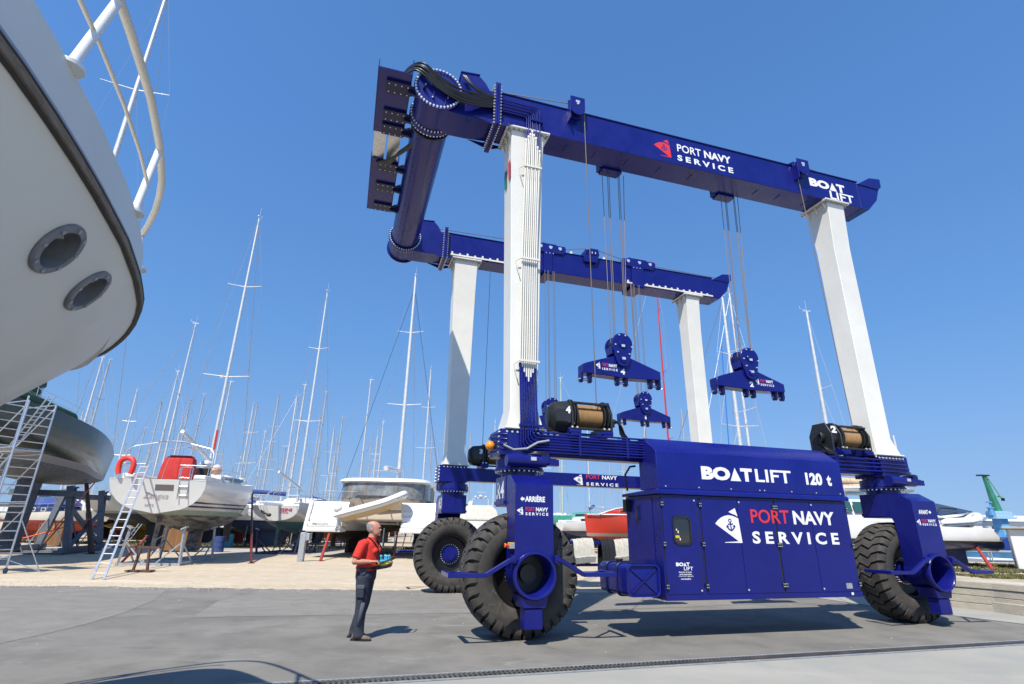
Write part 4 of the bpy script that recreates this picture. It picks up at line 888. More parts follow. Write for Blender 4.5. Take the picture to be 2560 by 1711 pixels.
es={e for c,n in PORTS for f in bm.faces if len(f.verts)==4 and min((v.co-Vector(c)).length for v in f.verts)<.42 for e in f.edges}
bmesh.ops.subdivide_edges(bm,edges=list(es),cuts=11,use_grid_fill=True); bm.to_mesh(hull.data); bm.free()
for c,n in PORTS:
    bm=bmesh.new(); bm.from_mesh(hull.data); cc=Vector(c)
    nn=Vector(n).normalized()
    rd=lambda q:((q-cc)-nn*(q-cc).dot(nn)).length
    dl=[f for f in bm.faces if (f.calc_center_median()-cc).length<.3 and rd(f.calc_center_median())<.124 and all(rd(v.co)<.147 for v in f.verts)]
    bmesh.ops.delete(bm,geom=dl,context='FACES'); bm.to_mesh(hull.data); bm.free()
    porthole(c,n,.150)
# pulpit
RAILM=mat('cream_rail_tube',(.70,.64,.52),.4,c2=(.62,.57,.47),scale=3); STAN=mat('white_stanchion',(.80,.82,.82),.35)
LV=level(4.27,.976,.05); c=[i for i,p in enumerate(LV) if p[1]>-1.5]
mb=MB(); mb.tube([LV[i] for i in c],.025,14); kid(mb,'pulpit_rail',RAILM,smooth=60)
LV2=level(3.95,.976,.05); mb=MB(); mb.tube([LV2[i] for i in c if LV2[i][1]<3.55],.016,8,caps=True) if False else None
def at_y(z,y,fac=.976,sh=.06):
    L=level(z,fac,sh); L=[p for p in L if p[0]>SX]; 
    for p,q in zip(L,L[1:]):
        if p[1]>=y>=q[1]: t=(p[1]-y)/(p[1]-q[1]+1e-9); return Vector(p).lerp(Vector(q),t)
    return Vector(L[-1])
mb=MB(); ps=[at_y(3.94,y) for y in (3.17,3.0,2.8,2.4,2.0,1.6,1.2,.8,.2,-.5,-1.4)]; mb.tube(ps,.011,10); kid(mb,'pulpit_lower_rail',RAILM,smooth=60)
mb=MB(); LL=[p for p in level(3.94,.976,.05) if p[0]<SX and p[1]>-1.4]; mb.tube(LL,.016,10); kid(mb,'pulpit_lower_rail',RAILM,smooth=60)
for y0,y1 in ((1.85,2.02),(3.03,3.19),(3.86,4.43),(.7,.85),(-.7,-.6)):
    mb=MB(); a=at_y(ZR+.40,y0); b=at_y(4.27,y1); mb.tube([a,a.lerp(b,.12),b],[.028,.023,.023],14); mb.cyl(a,a+Vector((0,0,.02)),.06,n=16); kid(mb,'stanchion',STAN,smooth=60)
    mb=MB(); a2=Vector((2*SX-a.x,a.y,a.z)); b2=Vector((2*SX-b.x,b.y,b.z)); mb.tube([a2,b2],.030,14); kid(mb,'stanchion',STAN,smooth=60)
# windlass and superstructure further aft (they throw the shadow on the asphalt)
mb=MB(); mb.cyl((SX+.1,4.1,3.1),(SX+.1,4.1,3.75),.14,n=20); mb.ball((SX+.15,4.2,3.95),(.30,.18,.16),16,10); mb.bar((SX-.1,4.1,3.6),(SX+.4,4.4,3.95),.16,.16); kid(mb,'windlass',GALV)
mb=MB(); mb.prism([(1.6,3.),(.6,3.6),(-.4,4.3),(-1.2,4.4),(-9,4.4),(-9,3.)],'x',SX-1.9,SX+1.7); kid(mb,'deckhouse',GEL,bevel=.08,seg=2)
mb=MB(); mb.prism([(-8,.0),(-8,.9),(2.2,.9),(1.6,.0)],'x',SX-.25,SX+.25); kid(mb,'keel',NAVYB)
# ================================================================== LAID-UP BOATS
def hull_mesh(L,B,zs,zbow,zw,zc,top,boot,anti,tr=.0,rake=1.0,tw=.72,stripes=(),transom=0,ns=22,full=2.6,bexp=1.3,sternlift=.05):
    """x from stern to bow; materials: 0 topsides 1 boot top 2 antifouling 3 stripe 4 transom"""
    fr=[0,.5,.8,1.]  # below waterline
    ab=[0,.14,.22,.27,.33,.38,.55,.75,.9,1.0]; matab=[1,0,3 if stripes else 0,0,3 if stripes else 0,0,0,0,0]
    rs=[]
    for i in range(ns+1):
        s=i/ns; s=s if s<.9 else .9+(s-.9)
        zsh=zs+(zbow-zs)*s**1.8
        zb=zw-(zw-zc)*math.sin(PI*min(1,(s*.97+.03)))**.75 if s<1 else zw
        if s<.25: zb=zb+(zw+sternlift-zb)*(1-s/.25)**1.5*.85
        f=tw+(1-tw)*math.sin(PI/2*s/.45) if s<.45 else max(0,math.cos(PI/2*((s-.45)/.55)**bexp))
        zz=[zb+(zw-zb)*q if zb<zw else zb for q in fr]+[max(zb,zw+(zsh-zw)*q) for q in ab[1:]]
        half=[]
        for z in zz:
            v=min(1,max(0,(z-zb)/(zsh-zb))); p=(1-(1-v)**full)**.55 if v>0 else 0
            hb=B/2*f*p*(1-.0*(1-v))
            if s>.6: hb*=1-(s-.6)/.4*.55*(1-v)
            x=L*s+(-rake*(zsh-z)/(zsh-zc)*s**3)+tr*(zsh-z)/(zsh-zc)*(1-s)**4
            half.append((x,hb,z))
        rs.append([(x,-h,z) for x,h,z in half[::-1]]+[(x,h,z) for x,h,z in half[1:]])
    n=len(rs[0]); nh=(n-1)//2
    def mf(i,j):
        k=j if j<nh else n-2-j     # 0 at sheer
        k=nh-1-k                   # 0 at keel line
        return 2 if k<3 else matab[k-3]
    mb=MB(); mb.rings(rs,caps=False,closed=False,mf=mf)
    mb.add(rs[0],[list(range(n))],4)
    return mb,rs
def at_dir(p,d): return p,math.atan2(d[1],d[0])
def rig(t,x,z0,z1,B,ns,r=.085,m=MASTM,fore=None,aft=None,spr=1.0,shroud=True,thick=.009):
    mb=MB(); mb.tube([(x,0,z0),(x-.0,0,z0+(z1-z0)*.6),(x-.03,0,z1)],[r,r*.92,r*.6],10); mb.tube([(x-.03,0,z1),(x-.03,0,z1+.7)],.008,5); mb.tube([(x-.03,0,z1+.1),(x+.35,0,z1+.2),(x+.35,0,z1+.35)],.012,5); mb.bar((x-.25,0,z1+.04),(x+.2,0,z1+.04),.06,.05); o=mb.build('mast',m,t,smooth=60)
    tips=[]
    mb=MB()
    for k in range(ns):
        z=z0+(z1-z0)*((k+1)/(ns+1))*(1.05 if ns>1 else 1.12); h=B*.30*spr*(1-.22*k)
        for s in (-1,1): mb.tube([(x,0,z),(x-.18,s*h,z+.06)],[.035,.018],6); 
        tips.append((x-.18,h,z+.06))
    if ns: mb.build('spreader',m,o,smooth=60)
    if shroud:
        mb=MB()
        for s in (-1,1):
            pts=[(x-.15,s*B*.46,z0+.05)]+[(a,s*b,c) for a,b,c in tips]+[(x-.02,0,z1-.05)]; mb.tube(pts,thick,4)
            if tips: mb.tube([(x-.1,s*B*.45,z0),(x,0,tips[0][2]-.1)],thick,4); 
            for a,b in zip(tips,tips[1:]): mb.tube([(a[0],s*a[1],a[2]),(x,0,b[2])],thick,4)
        if fore is not None: mb.tube([(fore[0],0,fore[1]),(x,0,z1-.1)],thick*2.0,5)
        if aft is not None: mb.tube([(aft[0],0,aft[1]),(x,0,z1-.05)],thick,4)
        mb.build('rigging',WIRED if False else GALV,t,smooth=0)
    return o
def sailboat(name,label,pos,d,L,B,zs,zbow,zw,zc,zk,top,boot,anti,stripe=None,transom=None,mast=None,mx=.56,ns=2,group=None,deckm=DECK,cabin=True,keelL=.17,rail=True,boom=True,rudder=True,cat='sailboat',bow_rake=1.,tr=.0,tw=.72,bexp=1.3,spr=1.,cover=None,thick=.009,winm=GLASS,z0=0,mr=.085,mm=MASTM):
    t=thing(name,label,cat,(pos[0],pos[1],z0),math.atan2(d[1],d[0]),group)
    mb,rs=hull_mesh(L,B,zs,zbow,zw,zc,top,boot,anti,tr=tr,rake=bow_rake,tw=tw,bexp=bexp,stripes=bool(stripe))
    hull=mb.build('hull',[top,boot,anti,stripe or top,transom or top],t,smooth=50)
    mb=MB(); n=len(rs[0]); a=[(r[0][0],r[0][1]*.985,r[0][2]-.04) for r in rs]; c=[(r[-1][0],r[-1][1]*.985,r[-1][2]-.04) for r in rs]; mid=[(p[0],0,p[2]+.06) for p in a]
    mb.rings([a,mid,c],caps=False,closed=False); mb.build('deck',deckm,t,smooth=50)
    sh=lambda s:(zs+(zbow-zs)*s**1.8); hb=lambda s:abs(rs[int(s*(len(rs)-1))][0][1])
    if cabin:
        mb=MB(); rr=[]
        for s,hh,ww in ((.33,.30,.62),(.34,.46,.60),(.5,.50,.60),(.62,.42,.58),(.74,.20,.5),(.80,.03,.4)):
            h=hb(s)*ww; z=sh(s); rr.append([(L*s,-h*1.12,z),(L*s,-h,z+hh*.8),(L*s,-h*.7,z+hh),(L*s,h*.7,z+hh),(L*s,h,z+hh*.8),(L*s,h*1.12,z)])
        mb.rings(rr); c=mb.build('coachroof',deckm,t,smooth=30)
        for s in (-1,1):
            mb=MB(); w=[]
            for q in (.38,.5,.60,.66): h=hb(q)*.60; z=sh(q); w.append([(L*q,s*(h*1.10+.012),z+.14),(L*q,s*(h*1.03+.012),z+.32)])
            mb.rings(w,caps=False,closed=False); mb.build('cabin_window',winm,c,smooth=0)
        for s_ in (-1,1): q_=sorted((s_*hb(.2)*.60,s_*hb(.2)*.86)); mb=MB(); mb.box(L*.04,L*.33,q_[0],q_[1],sh(.15)-.05,sh(.15)+.22); mb.build('cockpit_coaming',deckm,t,bevel=.04)
    if zk is not None:
        xk=L*.47; wk=L*keelL; ztop=zc+.22
        mb=MB()
        sec=lambda x0,x1,z,w:[(x0,0,z),(x0+(x1-x0)*.25,-w,z),(x0+(x1-x0)*.6,-w*.8,z),(x1,0,z),(x0+(x1-x0)*.6,w*.8,z),(x0+(x1-x0)*.25,w,z)]
        mb.rings([sec(xk-wk*.55,xk+wk*.55,ztop,.13),sec(xk-wk*.60,xk+wk*.36,zk+.25,.11),sec(xk-wk*.75,xk+wk*.42,zk+.2,.2),sec(xk-wk*.75,xk+wk*.42,zk,.18)]); mb.build('keel',anti,t,smooth=40)
    if rudder and zk is not None:
        mb=MB(); x0=L*.06
        sec=lambda x0,x1,z,w:[(x0,0,z),(x0+(x1-x0)*.7,-w,z),(x1,0,z),(x0+(x1-x0)*.7,w,z)]
        mb.rings([sec(x0,x0+.58,zw+.05,.06),sec(x0-.02,x0+.42,zk+.35,.045)]); mb.build('rudder',anti,t,smooth=30)
    if rail:
        mb=MB()
        for s in (-1,1):
            top_=[]
            for q in (.02,.16,.30,.44,.58,.72,.84,.95):
                h=hb(q)*.96; z=sh(q); mb.tube([(L*q,s*h,z-.03),(L*q,s*h,z+.58)],.014,5); top_.append((L*q,s*h,z+.58))
            mb.tube(top_,.008,4); mb.tube([(a,b,c-.28) for a,b,c in top_],.007,4)
        h=hb(.84)*.96; q=[(L*.84,-h,sh(.84)+.58),(L*.95,-hb(.95)*.96,sh(.95)+.6),(L*.995,0,sh(1)+.62),(L*.95,hb(.95)*.96,sh(.95)+.6),(L*.84,h,sh(.84)+.58)]; mb.tube(q,.018,6)
        h=hb(.0)*.92; mb.tube([(L*.16,-hb(.16)*.96,sh(.1)+.58),(L*.01,-h,sh(0)+.6),(L*.01,-h*.4,sh(0)+.6)],.018,6); mb.tube([(L*.16,hb(.16)*.96,sh(.1)+.58),(L*.01,h,sh(0)+.6),(L*.01,h*.4,sh(0)+.6)],.018,6)
        mb.build('guard_rail',ALU,t,smooth=60)
    if mast:
        x=L*mx; z0_=sh(mx)+.3; rig(t,x,z0_,mast,B,ns,fore=(L*.98,sh(1)),aft=(L*.02,sh(0)),spr=spr,thick=thick,m=mm,r=mr)
        if boom:
            mb=MB(); mb.tube([(x-.1,0,z0_+.9),(x-L*.36,0,z0_+(1.25 if boom is True else boom))],.085 if not cover else .17,10); mb.build('boom',cover or mm,t,smooth=60)
    return t,hull,hb,sh
def cradle(label,pos,d,l,w,h,m,grp=None,posts=((-1,-1),(-1,1),(1,-1),(1,1)),lean=.28,z0=0,name='boat_cradle'):
    t=thing(name,label,'boat cradle',(pos[0],pos[1],z0),math.atan2(d[1],d[0]),grp)
    mb=MB()
    for s in (-1,1): mb.bar((-l/2,s*w/2,.05),(l/2,s*w/2,.05),.10,.10)
    for s in (-1,1): mb.bar((s*l/2*.96,-w/2,.05),(s*l/2*.96,w/2,.05),.10,.10)
    mb.bar((0,-w/2,.05),(0,w/2,.05),.1,.1); mb.build('base_frame',m,t)
    for a,b in posts:
        p0=Vector((a*l/2*.94,b*w/2,.05)); p1=Vector((a*l/2*.90,b*(w/2-lean),h))
        mb=MB(); mb.bar(p0,p1,.09,.09); mb.obox(p1,.3,.22,.06,(b*.5,0,0)); mb.build('upright',m,t)
        mb=MB(); mb.bar(p0.lerp(p1,.62),Vector((a*l/2*.94,b*w/2-b*.55*w/2 if False else b*w*.10,.08)),.05,.05); mb.bar(p0.lerp(p1,.6),Vector((a*l/2*.30,b*w/2,.08)),.05,.05); mb.build('brace',m,t)
    return t
def prop_post(label,p0,p1,m,r=.045,grp=None):
    t=thing('prop_post',label,'prop post',(p1[0],p1[1],0),0,grp); a=Vector(p0)-Vector((p1[0],p1[1],0)); b=Vector((0,0,.0))
    mb=MB(); mb.cyl(b,a*.55,r*1.25,n=12); mb.cyl(a*.55,a,r,n=12); mb.cyl((0,0,0),(0,0,.02),r*3,n=12); mb.build('post',m,t); mb=MB(); mb.cyl(a,a+Vector((0,0,.04)),r*2,n=12); mb.build('pad',TIMB,t); return t
def ladder(label,foot,head,wd,m,n=14,side=None,r=.022):
    f,h=Vector(foot),Vector(head); t=thing('ladder',label,'ladder',(f.x,f.y,f.z)); d=h-f; s=Vector(side) if side else Vector((-d.y,d.x,0)).normalized(); s=s*wd/2
    mb=MB(); 
    for k in (-1,1): mb.bar(s*k,d+s*k*.86,.028,.065,up=s)
    mb.build('rail',m,t); mb=MB()
    for i in range(n):
        q=d*((i+.6)/n); mb.cyl(q-s*(1-.14*i/n),q+s*(1-.14*i/n),r*.75,n=6)
    mb.build('rungs',m,t); return t
# ---- white sloop with its stern to us
bd=Vector((-.17,1)).normalized()
B1,hull,hb,sh=sailboat('sailboat','white sloop on a grey cradle with red canvas cockpit cover and stern ladder',(-14.70,22.9),bd,11.2,3.95,3.38,3.95,1.98,1.22,.34,GEL,PALEG,ANTIG,stripe=NAVYB,transom=GEL,mast=19.3,mx=.47,ns=2,tr=.55,tw=.94,boom=1.75,keelL=.15,bow_rake=1.3)
BT=B1
def Fs(xo): return lambda u,v,w:(xo-w,-u,v)   # stern plane, seen from astern: u to the right
mb=MB(); put(mb,'Zangxa',-.52,.45,2.52,2.82,lambda u,v,w:(.55*(3.38-v)/2.16-.012,-u,v),bold=.0,shear=.3); put(mb,'SETE',-.42,-.06,2.28,2.37,lambda u,v,w:(.55*(3.38-v)/2.16-.012,-u,v),bold=.02); mb.build('stern_lettering',mat('faded_lettering',(.50,.38,.38),.6),BT,smooth=0)
mb=MB(); st=lambda v:.55*(3.38-v)/2.16
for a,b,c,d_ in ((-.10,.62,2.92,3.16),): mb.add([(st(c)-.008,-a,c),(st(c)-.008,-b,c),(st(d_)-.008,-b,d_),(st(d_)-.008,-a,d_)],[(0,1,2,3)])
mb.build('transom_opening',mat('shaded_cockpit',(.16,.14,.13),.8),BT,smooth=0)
mb=MB(); mb.add([(st(2.95)-.012,-.12,2.95),(st(2.95)-.012,-.60,2.95),(st(3.1)-.012,-.60,3.1),(st(3.1)-.012,-.12,3.1)],[(0,1,2,3)]) if False else None
mb=MB()
for u in (.82,1.18): mb.tube([(.02,-u,3.95),(-.04,-u,3.75),(.12,-u,2.6)],.022,6)
for z in (2.75,3.1,3.45): mb.tube([(st(z)-.03,-.82,z),(st(z)-.03,-1.18,z)],.018,6)
mb.tube([(.0,-.75,3.4),(.0,-.75,3.85),(.05,-.95,3.92),(.0,-1.25,3.88),(.0,-1.25,3.4)],.022,6); mb.build('boarding_ladder',CHROME,BT,smooth=60)
mb=MB(); mb.box(.9,1.5,-1.55,-.35,3.3,3.55); rr=[]
for z,wd,dx in ((3.45,.68,0),(4.0,.64,.05),(4.35,.6,.12),(4.52,.45,.3)): rr.append([(1.0+dx,-.15-wd,z),(1.0+dx,-.15+wd,z),(1.7-dx*.3,-.15+wd*.95,z),(1.7-dx*.3,-.15-wd*.95,z)])
mb=MB(); mb.rings(rr); mb.build('red_cockpit_cover',CANR,BT,smooth=30,bevel=.05,seg=2)
mb=MB(); mb.tube([(.55,-1.78,3.4),(.6,-1.75,4.55),(.75,-1.55,4.78),(.8,-.5,5.02),(.8,.5,5.02),(.75,1.55,4.8),(.6,1.75,4.6),(.55,1.78,3.4)],.022,6); mb.tube([(2.6,-1.7,3.5),(2.1,-1.6,4.7),(2.0,0,4.98),(2.1,1.6,4.7),(2.6,1.7,3.5)],.02,6); mb.build('bimini_frame',ALU,BT,smooth=60)
mb=MB(); mb.rings([[(.75,-.7,5.02),(.75,0,5.07),(.75,.7,5.02)],[(.95,-.7,5.04),(.95,0,5.12),(.95,.7,5.04)]],caps=False,closed=False); mb.build('rolled_bimini',CANW,BT)
for nm,c,r,m in (('rope_coil',(2.4,-1.35,4.0),(.35,.22,.2),mat('peach_rope',(.7,.42,.30),.8)),('fender',(3.2,-1.1,4.15),(.28,.2,.2),GEL),('fender',(4.1,-.3,4.4),(.55,.3,.22),GEL),('bow_cover',(11.0,0,4.05),(.55,.32,.28),GEL)):
    mb=MB(); mb.ball(c,r,14,8); mb.build(nm,m,BT)
mb=MB(); mb.box(3.0,3.5,-.8,.1,3.7,4.15); mb.build('companionway',BLACK,BT,bevel=.03)
mb=MB(); mb.bar((5.13,-.10,6.3),(5.13,-.12,5.3),.07,.09); mb.build('red_ensign_roll',CANR,BT)
o=thing('lifebuoy','red horseshoe lifebuoy hung on the stern rail of the white sloop','lifebuoy',(-15.95,22.55,3.9)); mb=MB(); mb.tube([(-.25,0,-.36),(-.29,0,-.2),(-.30,0,0),(-.27,0,.13),(-.18,0,.24),(0,0,.29),(.18,0,.24),(.27,0,.13),(.30,0,0),(.29,0,-.2),(.25,0,-.36)],.105,10); mb.build('float',LIFER,o,smooth=60)
cradle('grey steel cradle under the white sloop',(-14.9,25.2),bd,4.0,2.3,1.45,GALV,lean=.12)
mb=MB()
o=thing('trestle','small rusty steel trestle under the rudder of the white sloop','trestle',(-13.0,20.4,0)); mb.bar((-.55,0,.82),(.55,0,.82),.08,.07); mb.bar((-.45,0,.04),(.45,0,.04),.3,.05)
for s in (-1,1): mb.bar((s*.15,0,.8),(s*.25,0,.05),.07,.07); 
mb.build('frame',RUST,o)
prop_post('maroon prop post leaning against the bow of the white sloop',(-15.2,32.6,3.3),(-11.5,25.7,0),DARKRED,.05)
prop_post('short red prop lying under the stern of the white sloop',(-15.2,23.8,1.1),(-15.75,23.3,0),REDST,.04)
ladder('long aluminium ladder leaning on the stern of the white sloop',(-12.45,17.62,0),(-15.45,22.95,3.95),.36,ALU,15,side=(1,.0,0))
# ---- GINI
G,hull,hb,sh=sailboat('sailboat','white yacht lettered GINI with blue green underwater hull on a blue cradle',(-13.95,33.2),(-.02,1),10.2,3.05,2.72,3.35,1.82,1.05,.10,GEL,CREAM,TEAL,transom=GEL,mast=18.3,mx=.33,ns=2,tw=.90,tr=.35,boom=1.55,keelL=.12,bow_rake=1.4)
GS=lambda v:.35*(2.72-v)/1.67-.012
mb=MB(); put(mb,'GINI',.28,.98,2.40,2.58,lambda u,v,w:(GS(v)-.01,-u,v),0,bold=.03); put(mb,'RUEDER',.28,.78,2.29,2.36,lambda u,v,w:(GS(v)-.01,-u,v),0,bold=.02); mb.build('stern_lettering',mat('crimson_lettering',(.55,.03,.10),.5),G,smooth=0)
mb=MB(); mb.tube([(GS(2.35),.85,2.42),(-.12,.6,2.3),(-.16,.35,2.2)],.06,8); mb.ball((-.18,.25,2.17),(.12,.14,.1)); mb.build('outboard_bracket',BLACK,G,smooth=60)
for z in (0,):
    mb=MB(); mb.tube([(1.2,-1.3,3.0),(1.5,-1.15,3.55),(1.6,-.5,3.85),(1.6,.5,3.85),(1.5,1.15,3.55),(1.2,1.3,3.0)],.03,6); mb.tube([(2.6,-1.35,3.05),(2.4,-1.2,3.6),(2.3,0,3.95),(2.4,1.2,3.6),(2.6,1.35,3.05)],.025,6); mb.build('sprayhood_frame',ALU,G,smooth=60)
cradle('navy steel cradle under the yacht lettered GINI',(-13.6,35.0),(0,1),3.6,2.2,1.35,NAVYB,lean=-.2)
o=thing('power_pedestal','grey metal power pedestal with a side box in the sand','pedestal',(-10.0,27.6,0)); mb=MB(); mb.box(-.14,.14,-.12,.12,0,1.32); mb.build('column',GALV,o,bevel=.02); mb=MB(); mb.box(.14,.32,-.13,.13,.95,1.28); mb.build('socket_box',GALV,o,bevel=.02); mb=MB(); mb.tube([(.24,-.05,.95),(.28,-.1,.7),(.2,-.1,.45),(.15,-.05,.5)],.015,6); mb.build('cable',HOSE,o,smooth=60)
o['label']='grey metal power pedestal standing in the sand beside the yacht lettered GINI'
prop_post('red screw prop under the port hull of the catamaran',(-9.72,30.6,1.28),(-9.2,28.1,0),REDST,.06)
prop_post('thin red prop under the middle of the catamaran',(-6.6,33.6,1.5),(-6.62,33.2,0),REDST,.04)
# ---- catamaran
CT=thing('catamaran','big white catamaran lettered IMAGIN with taupe cockpit screens','catamaran',(-7.5,31.2,0),PI/2)
# local: x forward (away), y to port (left)
def cat_hull(yc,nm):
    mb,rs=hull_mesh(12.2,2.3,2.92,3.2,1.38,.72,GEL,GEL,BLACKB,tr=-.95,rake=.5,tw=.92,full=3.2)
    mb.v=[(x,y+yc,z) for x,y,z in mb.v]; return mb.build(nm,[GEL,GEL,BLACKB,GEL,GEL],CT,smooth=50)
cat_hull(2.55,'hull'); cat_hull(-2.55,'hull')
for yc in (2.55,-2.55):
    for i,(x0,z) in enumerate(((-.05,2.45),(-.22,2.15),(-.4,1.85),(-.6,1.58))):
        mb=MB(); mb.box(x0-.22,x0+.9,yc-.95,yc+.95,z-.26,z); mb.build('transom_step',GEL,CT,bevel=.05,seg=2)
    for s in (-1,1):
        if yc*s<0 : continue
        mb=MB(); mb.prism([(-.75,1.36),(-.68,1.7),(-.25,2.78),(-.1,2.96),(1.4,2.96),(1.4,1.36)],'y',yc+s*.92,yc+s*1.12); mb.build('transom_cheek',GEL,CT,bevel=.04,seg=2)
    mb=MB(); mb.box(4.2,6.6,yc-.14,yc+.14,.06,.9); mb.build('keel',BLACKB,CT,bevel=.05); mb=MB(); mb.prism([(1.0,.5),(1.6,.5),(1.55,1.2),(.95,1.2)],'y',yc-.05,yc+.05); mb.build('rudder',BLACKB,CT)
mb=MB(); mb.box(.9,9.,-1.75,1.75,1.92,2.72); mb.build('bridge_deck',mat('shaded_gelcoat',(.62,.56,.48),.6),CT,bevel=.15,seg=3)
mb=MB(); mb.rings([[(9.5,-3.3,2.85),(1.2,-3.3,2.85),(1.2,3.3,2.85),(9.5,3.3,2.85)],[(9.5,-3.3,2.95),(1.2,-3.3,2.95),(1.2,3.3,2.95),(9.5,3.3,2.95)]]); mb.build('deck',DECK,CT)
rr=[]
for z,k in ((4.05,1.0),(4.14,1.04),(4.24,1.03),(4.34,.95),(4.38,.75)):
    rr.append([(3.6+2.9*k*math.copysign(abs(math.cos(q))**.45,math.cos(q)),2.72*k*math.copysign(abs(math.sin(q))**.55,math.sin(q)),z) for q in [2*PI*i/40 for i in range(40)]])
mb=MB(); mb.rings(rr); mb.build('hardtop',GEL,CT,smooth=60)
mb=MB(); n=28; arc=[PI/2+ (PI)*i/n for i in range(n+1)]
S_=lambda q,k,z:(3.6+2.85*k*math.copysign(abs(math.cos(q))**.45,math.cos(q)),2.62*k*math.copysign(abs(math.sin(q))**.55,math.sin(q)),z)
def panel(q0,q1,z0,z1,k0,k1,nm,m):
    mb=MB(); qs=[q0+(q1-q0)*i/8 for i in range(9)]; mb.rings([[S_(q,k0,z0) for q in qs],[S_(q,k1,z1) for q in qs]],caps=False,closed=False); return mb.build(nm,m,CT,smooth=60)
edges=[92,118,150,172,188,212,242,268]; 
for a,b in zip(edges,edges[1:]):
    panel(R(a+.8),R(b-.8),3.16,4.06,1.0,1.0,'clear_screen',CLEAR)
    panel(R(a-.8),R(a+.8),3.16,4.06,1.005,1.005,'screen_seam',CANT)
panel(R(92),R(268),2.55,3.17,1.012,1.004,'screen_skirt',CANT)
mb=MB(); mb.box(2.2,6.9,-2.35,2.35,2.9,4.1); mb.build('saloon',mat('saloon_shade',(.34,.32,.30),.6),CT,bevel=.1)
mb=MB(); mb.prism([(2.19,3.5),(2.19,3.5)],'y',0,1) if False else None
mb=MB(); mb.tube([(2.2,1.0,4.3),(2.2,1.0,4.82),(2.2,.9,4.9),(2.2,-.9,4.9),(2.2,-1.0,4.82),(2.2,-1.0,4.3)],.025,6); mb.build('roof_rail',ALU,CT,smooth=60)
mb=MB()
for i in range(4): mb.obox((-.10,.86-.63*i,3.22),.32,.6,.025,(0,-.45,0))
mb.build('solar_panel',SOLAR,CT,smooth=0)
mb=MB()
for y in (.9,-.55): mb.tube([(1.0,y,2.72),(.1,y,3.16),(-.7,y,3.05)],.035,6)
mb.tube([(-.12,1.2,3.15),(-.12,-1.4,3.15)],.025,6); mb.build('davit',GALV,CT,smooth=60)
mb=MB()
for s in (-1,1):
    pts=[(x,s*3.45,z) for x,z in ((1.2,3.55),(4,3.6),(7,3.65),(10,3.7))]; mb.tube(pts,.01,4); mb.tube([(a,b,c-.3) for a,b,c in pts],.01,4)
    for p in pts: mb.tube([p,(p[0],p[1],2.9)],.015,5)
mb.tube([(.2,3.4,3.5),(.2,1.2,3.5)],.012,4); mb.build('guard_rail',ALU,CT,smooth=60)
rig(CT,5.6,4.3,19.9,6.5,2,r=.13,fore=(11.9,3.3),aft=None,spr=.62)
mb=MB()
for s in (-1,1): mb.tube([(3.6,s*3.25,3.2),(5.6,0,18.8)],.014,4)
mb.build('rigging',WIRED,CT,smooth=0)
mb=MB(); mb.tube([(5.5,0,5.2),(1.6,.0,5.0)],.14,10); mb.build('boom',MASTM,CT,smooth=60)
mb=MB(); put(mb,'IMAGIN',-3.15,-2.30,1.66,1.80,lambda u,v,w:(-.83-w,-u,v),bold=.02); mb.build('stern_lettering',TXG,CT,smooth=0)
# dinghy hung on the catamaran's davits
def dinghy(label,pos,rz,tilt,engine=True,L=3.7,dark=False,roll=0):
    t=thing('inflatable_dinghy',label,'dinghy',pos,rz); t.rotation_euler=(roll,-tilt,rz)
    tm=GEL; mb=MB(); pts=[(-L/2,-.62,.22),(L*.1,-.62,.24),(L*.32,-.52,.30),(L*.45,-.28,.40),(L*.5,0,.45),(L*.45,.28,.40),(L*.32,.52,.30),(L*.1,.62,.24),(-L/2,.62,.22)]
    sp=[]
    for k in range(len(pts)-1):
        for q in range(4):
            P0,P1,P2,P3=(Vector(pts[max(0,min(len(pts)-1,k+i))]) for i in (-1,0,1,2)); u=q/4; sp.append(.5*((2*P1)+(P2-P0)*u+(2*P0-5*P1+4*P2-P3)*u*u+(3*P1-P0-3*P2+P3)*u**3))
    sp.append(Vector(pts[-1])); n=len(sp)
    mb.tube(sp,[.10 if i in (0,n-1) else .21 for i in range(n)],12); mb.build('tube',tm,t,smooth=60)
    mb=MB(); mb.tube([p+Vector((0,math.copysign(.20,p.y) if abs(p.y)>.35 else p.y*.6,-.03))+(Vector((.19,0,0)) if p.x>L*.42 else Vector((0,0,0))) for p in sp],.035,6); mb.build('rubbing_band',GALV,t,smooth=60)
    mb=MB(); rr=[]
    for x,w,zb,zt in ((-L/2+.25,.52,-.16,.2),(0,.52,-.20,.2),(L*.25,.42,-.14,.24),(L*.40,.22,.06,.3),(L*.47,.05,.28,.36)): rr.append([(x,-w,zt),(x,-w*.85,(zt+zb)*.5-.03),(x,0,zb),(x,w*.85,(zt+zb)*.5-.03),(x,w,zt)])
    mb.rings(rr); mb.build('hull',mat('yellowed_gelcoat',(.66,.52,.30),.4,c2=(.58,.45,.26),scale=2) if 'yellowed_gelcoat' not in MATS else MATS['yellowed_gelcoat'],t,smooth=30)
    if engine:
        mb=MB(); mb.ball((-L/2+.05,0,.62),(.24,.17,.22),14,8); mb.build('engine_cowl',GEL,t); mb=MB(); mb.cyl((-L/2+.05,0,.5),(-L/2-.1,0,-.35),.06,n=10); mb.box(-L/2-.25,-L/2+.05,-.02,.02,-.45,-.3); mb.cyl((-L/2-.22,0,-.38),(-L/2-.16,0,-.38),.12,n=10); mb.build('engine_leg',GALV,t)
    return t
dinghy('cream inflatable dinghy hung tilted across the stern of the catamaran',(-7.45,30.35,2.42),0,.265)
